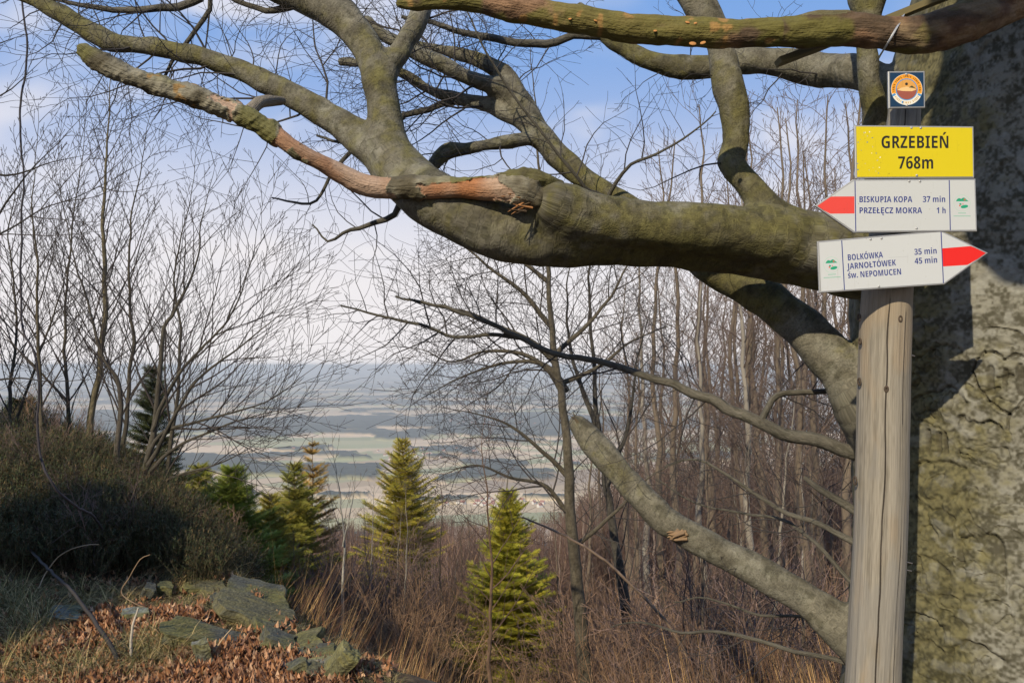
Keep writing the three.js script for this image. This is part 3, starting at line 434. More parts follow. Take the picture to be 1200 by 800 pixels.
{
  const l = postLine, tb = new TB(), S = 40; let v = 0;
  l.forEach((q, k) => { if (k) v += l[k].slice(0, 3).reduce((s, a, j) => s + (a - l[k - 1][j]) ** 2, 0) ** 0.5; for (let s = 0; s <= S; s++) { const w = (s % S) / S * 6.28318, cx = -Math.sin(w), cz = -Math.cos(w); const r = q[3] * (1 + 0.10 * (fbm(cx * 1.5 + 3, q[1] * 2.6, cz * 1.5, 3) - 0.5) + 0.02 * (vn(cx * 9, q[1] * 1.5, cz * 9) - 0.5)) * (k ? 1 : 0.93); tb.vert(q[0] + cx * r, q[1], q[2] + cz * r, cx, 0, cz, [1, 1, 1], s / S, v / 1.6); } });
  for (let k = 0; k < l.length - 1; k++) for (let s = 0; s < S; s++) { const a = k * (S + 1) + s; tb.i.push(a, a + S + 1, a + 1, a + 1, a + S + 1, a + S + 2); }
  const t0 = tb.vert(l[0][0], l[0][1] + 0.004, l[0][2], 0, 1, 0, [1, 1, 1], 0.5, 0.02); for (let s = 0; s < S; s++) tb.i.push(t0, s, s + 1);
  const g = tb.geo(post.position); g.deleteAttribute('color'); g.computeVertexNormals(); mesh('shaft', g, std({ map: woodMap, bumpMap: tex(768, 512, (u, v) => 0.5 + 0.4 * woodH(u, v), false), bumpScale: 0.012 }), post);
  // knots, a nail and bent staples on the shaft
  const km = std({ color: new THREE.Color().setRGB(0.07, 0.05, 0.035) }), nail = std({ color: new THREE.Color().setRGB(0.3, 0.28, 0.26), metalness: 0.8, roughness: 0.5 });
  for (const [x, y, r] of [[1018, 372, 2.4], [1057, 375, 2], [1019, 400, 2], [1018, 447, 2.6], [1041, 455, 1.8], [1012, 562, 3]]) { const p = at(x, y, 2.93), c = postLine.reduce((a, q) => Math.abs(q[1] - p.y) < Math.abs(a[1] - p.y) ? q : a); const dx = p.x * 0.968 - c[0], z = c[2] + Math.sqrt(Math.max(0.0004, (c[3] * 1.0) ** 2 - dx * dx)); const g = new THREE.TorusGeometry(r / F * 2.9, 0.003, 6, 12); g.scale(1, 1.5, 1); const m = mesh('knot', g, km, post); m.position.set(c[0] + dx, p.y, z - 0.001).sub(post.position); m.rotation.y = Math.atan2(dx, z - c[2]); }
  for (const [x, y] of [[1068, 416], [1065, 659], [1064, 668]]) { const g = new THREE.CylinderGeometry(0.0022, 0.0022, 0.03, 8); const m = mesh('nail', g, nail, post); m.position.copy(at(x, y, 2.9)).sub(post.position); m.rotation.set(0.5, 0, 1.3); }
}
// a flat sign cut to an outline given in the photograph's pixels, standing at depth d; print is drawn on its face
const SGN = 2.785, PX = SGN / F;
const metal = std({ color: new THREE.Color().setRGB(0.42, 0.43, 0.44), metalness: 0.55, roughness: 0.45 });
function sign(name, label, outline, print, screws, bg, res = 10) {
  const xs = outline.map(q => q[0]), ys = outline.map(q => q[1]), x0 = Math.min(...xs), x1 = Math.max(...xs), y0 = Math.min(...ys), y1 = Math.max(...ys), cx = (x0 + x1) / 2, cy = (y0 + y1) / 2;
  const t = thing(name, label, 'sign', at(cx, cy, SGN)); t.rotation.x = PITCH * 0.6;
  const L = q => new THREE.Vector2((q[0] - cx) * PX, (cy - q[1]) * PX), sh = new THREE.Shape(outline.map(L));
  const back = mesh('back_plate', new THREE.ExtrudeGeometry(sh, { depth: 0.006, bevelEnabled: true, bevelThickness: 0.002, bevelSize: 0.002, bevelSegments: 2 }).translate(0, 0, -0.008), metal, t);
  const ins = (k) => outline.map((q, i) => { const a = outline[(i + outline.length - 1) % outline.length], b = outline[(i + 1) % outline.length], e = (u, w) => { const l = Math.hypot(w[0] - u[0], w[1] - u[1]); return [-(w[1] - u[1]) / l, (w[0] - u[0]) / l]; }; const n1 = e(a, q), n2 = e(q, b), s = k / (1 + n1[0] * n2[0] + n1[1] * n2[1]); return [q[0] + (n1[0] + n2[0]) * s, q[1] + (n1[1] + n2[1]) * s]; });
  const inner = ins(1.1), fs = new THREE.Shape(inner.map(L)), fg = new THREE.ShapeGeometry(fs), P = fg.attributes.position, U = fg.attributes.uv;
  for (let i = 0; i < P.count; i++) U.setXY(i, (P.getX(i) / PX + cx - x0) / (x1 - x0), 1 - (cy - P.getY(i) / PX - y0) / (y1 - y0));
  const cv = document.createElement('canvas'); cv.width = Math.round((x1 - x0) * res); cv.height = Math.round((y1 - y0) * res); const g = cv.getContext('2d'); g.fillStyle = bg; g.fillRect(0, 0, cv.width, cv.height); g.scale(res, res); g.translate(-x0, -y0); print(g);
  // specks of dirt and chipped paint
  const R = rng(x0 * 7 + y0); for (let i = 0; i < 60; i++) { const r = 0.12 + 0.45 * R() ** 4; g.fillStyle = `rgba(${70 + 40 * R()},${70 + 30 * R()},60,${0.10 + 0.4 * R() ** 2})`; g.beginPath(); g.ellipse(mix(x0, x1, R()), mix(y0, y1, R()), r * (1 + R()), r, R() * 3, 0, 7); g.fill(); }
  for (let i = 0; i < 26; i++) { g.strokeStyle = `rgba(95,90,70,${0.04 + 0.06 * R()})`; g.lineWidth = 0.3 + R() * 0.5; const x = mix(x0, x1, R()), y = mix(y0, y1, R()); g.beginPath(); g.moveTo(x, y); g.lineTo(x + (R() - 0.5) * 1.2, y + 3 + 12 * R()); g.stroke(); }
  const ct = new THREE.CanvasTexture(cv); ct.colorSpace = THREE.SRGBColorSpace; const f = mesh('face', fg, std({ map: ct, roughness: 0.42 }), t); f.position.z = 0.0012;
  for (const [x, y] of screws) { const s = mesh('screw', new THREE.SphereGeometry(1.5 * PX, 12, 6, 0, 6.3, 0, 1.57).scale(1, 0.55, 1).rotateX(Math.PI / 2), metal, t); s.position.set((x - cx) * PX, (cy - y) * PX, 0.0012); }
  return t;
}
const BOLD = 'bold 100px sans-serif';
function put(g, s, x0, x1, base, cap, color, ang = 0) {    // lettering squeezed between two places on the sign
  g.save(); g.fillStyle = color; g.font = BOLD; const w = g.measureText(s).width; g.translate(x0, base); g.rotate(ang); g.scale((x1 - x0) / w, cap / 72); g.fillText(s, 0, 0); g.restore();
}
const BLUE = '#27357f', LETTER = '#1d1d1b';
function emblem(g, x, y, r, ang = 0) {
  g.save(); g.translate(x, y); g.rotate(ang); g.strokeStyle = '#9fcdb8'; g.lineWidth = 0.35; g.beginPath(); g.arc(0, 0, r, 0, 7); g.stroke(); g.fillStyle = '#1f9c78';
  g.beginPath(); g.moveTo(-r * 0.75, -r * 0.22); g.quadraticCurveTo(-r * 0.5, -r * 0.8, -r * 0.1, -r * 0.5); g.quadraticCurveTo(r * 0.2, -r * 0.85, r * 0.45, -r * 0.5); g.lineTo(r * 0.78, -r * 0.22); g.closePath(); g.fill();
  g.beginPath(); g.ellipse(r * 0.28, r * 0.42, r * 0.46, r * 0.2, -0.15, 0, 7); g.fill(); g.beginPath(); g.ellipse(-r * 0.2, r * 0.12, r * 0.14, r * 0.1, 0.4, 0, 7); g.fill();
  g.fillStyle = '#d4624a'; g.beginPath(); g.arc(r * 0.3, -r * 0.42, r * 0.11, 0, 7); g.fill(); g.beginPath(); g.arc(-r * 0.28, r * 0.3, r * 0.1, 0, 7); g.fill(); g.beginPath(); g.arc(r * 0.1, r * 0.12, r * 0.07, 0, 7); g.fill();
  g.fillStyle = '#6fb79d'; for (let i = 0; i < 8; i++) g.fillRect(-4.6 + i * 1.15, r + 1.6, 0.8, 1.0); for (let i = 0; i < 17; i++) g.fillRect(-10 + i * 1.18, r + 5.0, 0.8, 1.0); g.restore();
}
const poly = (g, p, c) => { g.fillStyle = c; g.beginPath(); p.forEach((q, i) => i ? g.lineTo(...q) : g.moveTo(...q)); g.closePath(); g.fill(); };
const stroke = (g, a, b, c, w) => { g.strokeStyle = c; g.lineWidth = w; g.beginPath(); g.moveTo(...a); g.lineTo(...b); g.stroke(); };
sign('summit_sign', 'yellow metal sign naming the summit and its height in black letters', [[1002.5, 147], [1141, 148.5], [1141.5, 208], [1003.5, 208.5]], g => {
  put(g, 'GRZEBIEŃ', 1032.3, 1113.3, 173.6, 14.6, LETTER); put(g, '768m', 1052.3, 1095, 197.8, 14.6, LETTER);
  const R = rng(4); for (let i = 0; i < 24; i++) { g.fillStyle = ['#e9e4c0', '#b9b590', '#5c7d92'][Math.floor(R() * 3)]; g.beginPath(); g.ellipse(1005 + 28 * R() ** 1.8, 152 + 52 * R(), 0.3 + 0.6 * R(), 0.3 + 0.8 * R(), R() * 3, 0, 7); g.fill(); }
}, [[1068.5, 149.6], [1079.5, 149.8], [1074.5, 205.6]], '#d6c408');
sign('trail_arrow_sign', 'white arrow sign with red tip pointing away from the trunk, two destinations in blue', [[956.2, 241.3], [1000.7, 210.6], [1143.4, 209.8], [1144.8, 270.4], [1000.7, 272.0]], g => {
  poly(g, [[956, 241.2], [974.5, 230.3], [1001.5, 230.1], [1001.5, 250.2], [973, 250.4]], '#e0483f');
  stroke(g, [1002.3, 209], [1003, 273], BLUE, 1.1); stroke(g, [1112.8, 209], [1113.8, 272], BLUE, 1.1);
  put(g, 'BISKUPIA KOPA', 1006.7, 1069.4, 237.0, 7.0, BLUE); put(g, '37 min', 1081.5, 1108.6, 236.8, 7.0, BLUE); put(g, 'PRZEŁĘCZ MOKRA', 1006.7, 1080.8, 250.0, 7.0, BLUE); put(g, '1 h', 1097.5, 1109, 250.0, 7.0, BLUE); emblem(g, 1127.8, 238, 9.6);
}, [[1066, 212.4], [1078.6, 212.4], [1074.3, 267.6]], '#c3c8cb');
const AN = -0.082;
sign('trail_arrow_sign', 'tilted white arrow sign with red tip pointing towards the trunk, three destinations in blue', [[959, 283.2], [1103.6, 270.4], [1157.8, 296.2], [1106.8, 332.6], [961.2, 342.6]], g => {
  poly(g, [[1104.5, 291.0], [1137.8, 288.3], [1158, 296.2], [1134, 310.4], [1105.3, 312.2]], '#e2231c');
  stroke(g, [986.6, 279], [989.8, 342], BLUE, 1.1); stroke(g, [1103.2, 269], [1105.8, 334], BLUE, 1.1);
  put(g, 'BOLKÓWKA', 993.4, 1035.3, 305.2, 7.0, BLUE, AN); put(g, 'JARNOŁTÓWEK', 993.6, 1050.6, 315.6, 7.0, BLUE, AN); put(g, 'św. NEPOMUCEN', 993.8, 1057.2, 326.0, 7.0, BLUE, AN + 0.01); put(g, '35 min', 1071.8, 1098.8, 298.6, 7.0, BLUE, -0.06); put(g, '45 min', 1072.3, 1099.3, 309.3, 7.0, BLUE, -0.06); stroke(g, [1042, 301.8], [1064.5, 300.4], '#aab0b4', 0.3); emblem(g, 974.6, 310.2, 9.2, -0.06);
}, [[1020.6, 280.3], [1033.4, 279.2], [1030.2, 335.6]], '#c6cbcf');
sign('trail_badge', 'small square blue plate with a round orange and white badge above the yellow sign', [[1042, 84], [1083.6, 83.6], [1084, 125.6], [1042.4, 126.2]], g => {
  g.translate(1062.8, 104.8); g.fillStyle = '#e7e6dd'; g.beginPath(); g.arc(0, 0, 18.4, 0, 7); g.fill(); g.fillStyle = '#eda22a'; g.beginPath(); g.arc(0, 0, 18.0, Math.PI - 0.28, 0.28); g.lineTo(0, 4); g.fill();
  g.fillStyle = '#4f93cf'; g.beginPath(); g.arc(0, 0, 12.9, 0, 7); g.fill(); for (const s of [-1, 1]) { g.save(); g.translate(s * 15, 6.4); g.rotate(s * 0.5); g.fillRect(-2, -1.2, 4, 2.4); g.restore(); } g.fillRect(-6, 13.6, 2.2, 3.0);
  g.fillStyle = '#d9a050'; g.beginPath(); g.arc(0, 0, 11.8, Math.PI - 0.1, 0.1); g.fill(); g.fillStyle = '#9b5546'; g.beginPath(); g.arc(0, 0, 11.8, -0.06, Math.PI + 0.06); g.fill(); poly(g, [[-11.6, 0.8], [-6, -2], [0, -3.4], [5, -2], [11.6, 0.2], [6, 2.2], [-4, 2]], '#e9c48a'); poly(g, [[2.6, -2.2], [6, -4.6], [10.4, -1.4]], '#4b4a2c'); g.fillStyle = '#2b2a22'; g.beginPath(); g.arc(-0.2, -6.4, 1.7, 0, 7); g.fill();
  const arc = (a0, a1, n, r, c) => { for (let i = 0; i < n; i++) { const a = mix(a0, a1, i / (n - 1)); if (i % 6 === 5) continue; g.save(); g.rotate(a); g.fillStyle = c; g.fillRect(-0.55, -r - 1.2, 0.8 + 0.4 * ((i * 7) % 3) / 2, 2.3); g.restore(); } };
  arc(-1.7, 1.7, 28, 15.4, '#7a4a10'); arc(2.15, 4.13, 17, 15.6, '#c9a45c'); g.translate(-1062.8, -104.8);
}, [[1062.6, 87], [1062.8, 123.6]], '#0d3557', 16);
// ---------------------------------------------------------------- dead wood hanging in the beech
M.dead = std({ vertexColors: true, roughness: 0.85, map: tex(512, 512, (u, v) => { const a = pf(u, v, 40, 6, 5, 4), b = pf(u, v, 90, 90, 8, 2); return 0.5 + 0.75 * (0.6 * a + 0.4 * b) - 0.1; }), bumpMap: tex(512, 512, (u, v) => 0.6 * pf(u, v, 40, 5, 5, 4) + 0.4 * pf(u, v, 50, 60, 8, 3), false), bumpScale: 0.008 });
{
  const rows = [[100, 61, 3.25, 7.5], [112, 69, 3.25, 9.5], [133, 80, 3.26, 10.5], [167, 95, 3.28, 10.5], [200, 105, 3.3, 11], [233, 115, 3.31, 11.5], [260, 125, 3.32, 11.5], [290, 138, 3.34, 12.5], [317, 154, 3.35, 11.5], [350, 177, 3.37, 10.5], [383, 194, 3.42, 10.5], [400, 204, 3.45, 12.5], [433, 218, 3.48, 13.5], [483, 221, 3.48, 12.5], [533, 220, 3.44, 12.5], [573, 222, 3.40, 14], [605, 222, 3.37, 16], [628, 230, 3.38, 14], [642, 240, 3.40, 8]];
  const pts = line(rows, 0.04), xL = pts[0][0], xR = pts.at(-1)[0];
  const mask = (x, y, z) => {                               // 1 where bark is left on the wood
    const n = fbm(x * 9, y * 9, z * 9, 4), e = n - 0.5, f = (x - xL) / (xR - xL) + 0.10 * (fbm(x * 13 + 4, y * 13, z * 13, 3) - 0.5);
    if (f < 0.385) return (f > 0.288 && f < 0.315 && e > -0.12 && vn(x * 40, y * 40, 3) > 0.2) ? 0 : 1;
    if (f < 0.63) return (f + e * 0.12 < 0.40) ? 1 : (e > 0.2 ? 1 : 0);
    if (f < 0.72) return e > -0.14 ? 1 : 0;
    if (f < 0.9) return e + (y - (2.38 + 0.0 * f)) * 7 > -0.12 ? 1 : 0;
    return 1;
  };
  const col = (p, n, q) => {
    const f = (p.x - xL) / (xR - xL), b = mask(p.x, p.y, p.z), g = fbm(p.x * 14, p.y * 14, p.z * 14, 3), h = fbm(p.x * 5 + 4, p.y * 5, p.z * 5, 3);
    if (!b) { const o = mix3([0.42, 0.27, 0.18], [0.50, 0.36, 0.27], sst(0.3, 0.7, g)); return f < 0.63 ? mix3(o, [0.44, 0.25, 0.15], sst(0.45, 0.65, h)) : mix3(o, [0.40, 0.17, 0.07], sst(0.4, 0.6, h)); }
    let c = mix3([0.10, 0.085, 0.05], [0.30, 0.28, 0.21], sst(0.3, 0.7, g));
    c = mix3(c, [0.155, 0.15, 0.035], sst(0.40, 0.56, h) * (f < 0.4 || f > 0.78 ? 0.85 : 0.3));
    if (f > 0.13 && f < 0.3) c = mix3(c, [0.36, 0.20, 0.05], sst(0.62, 0.70, fbm(p.x * 30, p.y * 30, p.z * 30, 2)) * 0.8);
    return c;
  };
  const ch = [{ pts, col, k: 0.02, uvScale: 1 }, { pts: line([[585, 214, 3.38, 6], [600, 208, 3.37, 9], [620, 208, 3.37, 9], [640, 214, 3.38, 8], [655, 218, 3.4, 5]], 0.03), col: (p) => { const g = fbm(p.x * 20, p.y * 20, p.z * 20, 3); return mix3([0.06, 0.05, 0.025], [0.20, 0.19, 0.06], g); }, k: 0.03, uvScale: 1 }];
  const br = thing('broken_branch', 'dead broken branch, bark peeling to bare pinkish wood, resting on the beech limb', 'branch', V(...pts.at(-1).slice(0, 3)));
  const out = sdfMesh(ch, 0.0062, 0.02, (x, y, z) => { const m = mask(x, y, z), f = (x - xL) / (xR - xL); return (m ? -0.0045 : 0.0025) + (m ? 0.032 : 0.008) * (fbm(x * 18, y * 18, z * 18, 3) - 0.5) + (m && f < 0.4 ? 0.012 * (fbm(x * 20 + y * 20, y * 60 - x * 50, z * 60, 2) - 0.5) : 0); });
  mesh('branch_wood', out[0].geo(br.position), M.dead, br); const mo = mesh('moss_pad', out[1].geo(br.position), M.dead, br); mo.userData.label = 'dark green moss and crumbled bark';
  const R = rng(5), tb = new TB(); for (let i = 0; i < 16; i++) { const p = at(606 + 26 * R(), 228 + 20 * R(), 3.345 + 0.02 * R()), d = V(-0.6 - R() * 0.8, -0.9 * R() + 0.2, 0.2 + 0.4 * R()).normalize(); tb.tube([p, p.clone().addScaledVector(d, 0.03), p.clone().addScaledVector(d, 0.05 + 0.05 * R())], [0.006, 0.0045, 0.001], 4, R() < 0.5 ? [0.42, 0.20, 0.08] : [0.09, 0.06, 0.035]); }
  mesh('splinters', tb.geo(br.position), M.twig, br).userData.kind = 'stuff';
  const st = line([[292, 132, 3.36, 8], [303, 121, 3.45, 7], [318, 118, 3.6, 6.5], [330, 118, 3.75, 5]], 0.03), t2 = new TB(); t2.tube(pv(st), pr(st), 9, [0.28, 0.24, 0.18], true, 0.5); mesh('side_stub', t2.geo(br.position), M.dead, br);
}
{
  const rows = [[470, 4, 3.10, 5.5], [485, 5, 3.10, 8], [510, 2, 3.10, 11], [540, 0, 3.10, 12], [570, 3, 3.10, 14], [617, 11, 3.10, 15.5], [667, 21, 3.10, 16], [733, 32, 3.10, 16.5], [800, 37, 3.10, 17], [860, 38, 3.10, 17], [915, 38, 3.10, 17.5], [960, 36, 3.10, 18], [1000, 35, 3.10, 18], [1037, 38, 3.10, 18.5], [1075, 41, 3.10, 21], [1112, 33, 3.11, 23], [1150, 20, 3.13, 22], [1200, -4, 3.15, 23], [1250, -40, 3.18, 24], [1330, -110, 3.26, 26]];
  const pts = line(rows, 0.04), xL = pts[0][0], xR = at(1200, 0, 3.15).x, yc = x => { for (const q of pts) if (q[0] >= x) return q[1]; return 3; };
  const col = (p, n, q) => {
    const f = (p.x - xL) / (xR - xL), g = fbm(p.x * 14, p.y * 22, p.z * 14, 4), h = fbm(p.x * 4 + 7, p.y * 4, p.z * 4, 4), s = fbm(p.x * 24, p.y * 24, p.z * 24, 2);
    let c = mix3([0.13, 0.07, 0.038], [0.34, 0.205, 0.12], sst(0.3, 0.7, g));
    c = mix3(c, [0.07, 0.05, 0.03], sst(0.46, 0.56, h) * 0.8); const moss = fbm(p.x * 6, p.y * 6 + 3, p.z * 6, 4) + (f < 0.6 ? 0.08 : -0.02);
    c = mix3(c, [0.16, 0.15, 0.03], sst(0.52, 0.60, moss) * 0.85);
    if (f < 0.6) c = mix3(c, [0.42, 0.24, 0.08], sst(0.66, 0.72, s) * 0.8);
    if (f > 0.78) c = mix3(c, [0.32, 0.235, 0.13], 0.5 * sst(0.4, 0.6, g)); return c;
  };
  const lg = thing('dead_log', 'reddish brown rotting log wedged across the top of the signpost', 'log', V(...pts[0].slice(0, 3)));
  const pad = { pts: line([[938, 28, 3.09, 8], [950, 24, 3.09, 10], [965, 23, 3.09, 10], [980, 22, 3.09, 9], [990, 20, 3.09, 7]], 0.03), col: p => mix3([0.07, 0.06, 0.035], [0.24, 0.22, 0.11], fbm(p.x * 26, p.y * 26, p.z * 26, 3)), uvScale: 1, k: 0.015 }, flap = { pts: line([[1112, 14, 3.09, 5], [1128, 9, 3.09, 6], [1145, 3, 3.1, 5]], 0.03), col: pad.col, uvScale: 1, k: 0.01 };
  const o = sdfMesh([{ pts, col, k: 0.02, uvScale: 1 }, pad, flap], 0.0075, 0.02, (x, y, z) => 0.030 * (fbm(x * 7, y * 12, z * 12, 3) - 0.5) + 0.010 * (fbm(x * 20, y * 34, z * 34, 2) - 0.5));
  mesh('log_wood', o[0].geo(lg.position), M.dead, lg); mesh('bark_patch', o[1].geo(lg.position), M.dead, lg); mesh('bark_patch', o[2].geo(lg.position), M.dead, lg);
  const R = rng(8); for (const [x, y, r] of [[698, 24, 2.6], [668, 22, 2.4], [806, 26, 3.4], [815, 27, 2.6], [768, 36, 2.6], [812, 51, 5], [824, 50, 4]]) { const g = new THREE.SphereGeometry(r / F * 2.7, 10, 6, 0, 6.3, 0, 1.6).scale(1, 0.35, 0.8); const m = mesh('bracket_fungus', g, std({ color: new THREE.Color().setRGB(0.46, 0.22, 0.07) }), lg); const c = at(x, y, 3.10 - 0.054); m.position.copy(c).sub(lg.position); m.rotation.set(0.9, 0, (R() - 0.5)); }
  // plank behind the log, band around it
  const box = (a, b, w, h) => { const d = a.distanceTo(b), g = new THREE.BoxGeometry(d, h, w, 24, 1, 2), P = g.attributes.position; for (let i = 0; i < P.count; i++) P.setY(i, P.getY(i) + 0.006 * (fbm(P.getX(i) * 8, P.getZ(i) * 9, 3, 2) - 0.5)); g.computeVertexNormals(); return g; };
  const A = at(912, 73, 3.22), Bp = at(1118, -8, 3.26); const pk = tag(mesh('wooden_slat', box(A, Bp, 0.06, 0.024), std({ map: (() => { const t = woodMap.clone(); t.repeat.set(0.3, 0.06); t.rotation = Math.PI / 2; t.needsUpdate = true; return t; })(), color: new THREE.Color().setRGB(0.62, 0.58, 0.34) })), 'narrow mossy wooden slat jammed behind the dead log', 'slat');
  pk.position.copy(A).add(Bp).multiplyScalar(0.5); pk.quaternion.setFromUnitVectors(V(1, 0, 0), V().subVectors(Bp, A).normalize());
  const bl = cat([[1059, 17, 3.13], [1056, 24, 3.06], [1049, 36, 3.03], [1040, 52, 3.034], [1033, 63, 3.075], [1028, 72, 3.16]].map(r => [...at(...r).toArray(), 0]), 0.01), tb = new TB(), wv = V(0.0065, 0.0045, 0);
  bl.forEach(q => { for (const s of [-1, 1]) for (const o of [0, 1]) tb.vert(q[0] + wv.x * s, q[1] + wv.y * s, q[2] - 0.002 * o, 0, 0, 1, [0.55, 0.57, 0.6]); });
  for (let k = 0; k < bl.length - 1; k++) { const a = k * 4, b = a + 4; for (const [i, j] of [[0, 2], [3, 1], [2, 3], [1, 0]]) tb.i.push(a + i, a + j, b + i, a + j, b + j, b + i); }
  const sg = tb.geo(); sg.computeVertexNormals(); tag(mesh('metal_strap', sg, std({ vertexColors: true, metalness: 0.6, roughness: 0.4 })), 'thin grey metal strap tied round the dead log', 'strap');
}
// ---------------------------------------------------------------- trees and thickets round the summit
const barkCol = (a, b) => p => mix3(a, b, fbm(p.x * 6, p.y * 3, p.z * 6, 3));
const lenOf = pts => { let L = 0; for (let k = 1; k < pts.length; k++) L += pts[k].distanceTo(pts[k - 1]); return L; };
function guided(name, label, group, guides, o, seed, colA, colB) {   // a tree whose stems follow lines read from the photograph
  const R = rng(seed), l0 = line(guides[0], 0.12), base = V(...l0[0].slice(0, 3)); const t = thing(name, label, 'tree', base, group);
  guides.forEach((rows, i) => {
    const l = line(rows, 0.08), pts = pv(l), tb = new TB(); const w = 0.05; if (o.slim) l.forEach((q, k) => q[3] *= o.slim * (1 - 0.75 * (k / (l.length - 1)) ** 1.4)); pts.forEach((p, k) => { p.x += w * (fbm(k * 0.28, i, seed, 3) - 0.5); p.z += w * (fbm(k * 0.28, i, seed + 3, 3) - 0.5); });
    tb.tube(pts, pr(l), i ? 7 : 12, barkCol(colA, colB), true, 0.12); const m = mesh(i ? 'branch' : 'trunk', tb.geo(base), M.stem, t);
    const t2 = new TB(), L = lenOf(pts), q = { ...o, ...(rows.o || {}) }; twigs(t2, pts, pr(l).map(r => Math.max(0.005, r)), 3, L, { ...q, ratio: q.ratio / Math.max(1, L / 2.2), more: { 3: 1, 2: 1.0, 1: 1.0 } }, R, q.from ?? 0.2); mesh('twigs', t2.geo(base), M.twig, m);
  });
  return t;
}
const O1 = { slim: 0.62, density: 9.5, ratio: 0.50, wander: 0.24, angle: 0.55, rmin: 0.0018, thick: 0.0072, col: [0.038, 0.03, 0.027], lift: 0.25, tropism: V(0.05, 0.25, 0), plane: V(0.1, 0.1, 1), maxLen: 1.3 };
const LG = 'bare young trees on the heather bank', LL = 'slender bare young tree rising from the heather bank';
guided('young_tree', 'straight bare young tree with pale yellowish trunk on the heather bank', LG, [[[100, 590, 8, 6.5], [104, 520, 8, 5.5], [110, 467, 8, 5.2], [117, 417, 8, 5], [122, 350, 8, 4.6], [120, 267, 8, 4], [123, 200, 8, 3.4], [128, 113, 8, 2.2], [132, 60, 8, 1.2]]], { ...O1, density: 11, slim: 0.8 }, 11, [0.15, 0.125, 0.075], [0.28, 0.24, 0.15]);
guided('young_tree', LL, LG, [[[50, 590, 7.6, 4.5], [47, 454, 7.6, 4], [45, 384, 7.6, 3.6], [43, 300, 7.6, 3], [38, 220, 7.6, 2.2], [45, 120, 7.6, 1.2]]], O1, 12, [0.08, 0.068, 0.045], [0.17, 0.14, 0.095]);
guided('young_tree', 'dark crooked young tree leaning over the heather bank', LG, [[[132, 600, 7.4, 6.5], [140, 467, 7.4, 5], [118, 414, 7.4, 4], [100, 350, 7.4, 3.2], [90, 310, 7.4, 2.6], [72, 240, 7.4, 1.8], [60, 170, 7.4, 1]]], O1, 13, [0.07, 0.06, 0.05], [0.14, 0.12, 0.1]);
guided('young_tree', LL, LG, [[[138, 600, 7.9, 6], [146, 500, 7.9, 4.5], [155, 400, 7.9, 4], [153, 350, 7.9, 3.6], [152, 267, 7.9, 3], [165, 200, 7.9, 2.2], [180, 120, 7.9, 1.2]]], O1, 14, [0.06, 0.05, 0.038], [0.14, 0.12, 0.088]);
guided('young_tree', 'forked young tree with grey bark fanning long twigs out over the slope', LG, [
  [[140, 610, 7.2, 10], [165, 560, 7.2, 8], [180, 500, 7.2, 6.5], [187, 434, 7.2, 5.5], [190, 384, 7.2, 5], [203, 364, 7.2, 4.6], [220, 334, 7.2, 4], [230, 300, 7.2, 3.4], [238, 250, 7.2, 2.4], [255, 190, 7.2, 1.4]],
  [[158, 570, 7.1, 6], [187, 520, 7.0, 4.4], [213, 470, 6.9, 3.8], [240, 437, 6.9, 3.2], [277, 410, 6.8, 2.6], [307, 385, 6.8, 2.2], [335, 360, 6.8, 1.6], [367, 312, 6.8, 1]],
  [[165, 560, 7.1, 5], [187, 510, 7, 4], [233, 494, 6.9, 3.4], [283, 481, 6.8, 2.8], [320, 467, 6.8, 2.2], [360, 437, 6.8, 1.6], [397, 412, 6.8, 0.9]],
  [[165, 572, 7.1, 5], [200, 528, 7, 3.6], [260, 500, 6.9, 2.8], [310, 484, 6.8, 2], [353, 476, 6.8, 1.1]],
  [[180, 505, 7.1, 4.6], [193, 470, 7.1, 4], [217, 427, 7, 3.2], [253, 390, 7, 2.6], [277, 360, 7, 2.2], [293, 310, 7, 1.6], [303, 255, 7, 1], [315, 205, 7, 0.8]],
  [[150, 590, 7.1, 4], [200, 560, 7, 3], [250, 545, 6.9, 2.4], [300, 520, 6.9, 1.6], [330, 490, 6.9, 0.9]]], { ...O1, density: 6.5, ratio: 0.62, angle: 0.5 }, 15, [0.055, 0.048, 0.04], [0.14, 0.125, 0.10]);
guided('young_tree', LL, LG, [[[18, 590, 8.4, 5], [12, 480, 8.4, 4], [20, 380, 8.4, 3], [10, 270, 8.4, 2.4], [25, 180, 8.4, 1.4]], [[15, 500, 8.4, 3], [50, 400, 8.3, 2.4], [75, 330, 8.2, 1.8], [90, 230, 8.2, 1]]], O1, 16, [0.06, 0.05, 0.038], [0.14, 0.12, 0.088]);
guided('young_tree', LL, LG, [[[85, 600, 9, 5], [80, 480, 9, 4], [75, 380, 9, 3.4], [82, 280, 9, 2.6], [95, 180, 9, 1.8], [98, 120, 9, 1]], [[80, 470, 9, 3], [30, 420, 9, 2], [-10, 380, 9, 1.2]]], O1, 17, [0.065, 0.054, 0.04], [0.15, 0.125, 0.09]);
guided('young_tree', LL, LG, [[[190, 610, 9.4, 5], [205, 480, 9.4, 4], [212, 400, 9.4, 3.2], [205, 320, 9.4, 2.6], [225, 220, 9.4, 1.6], [235, 150, 9.4, 0.9]]], O1, 18, [0.06, 0.05, 0.038], [0.14, 0.12, 0.088]);
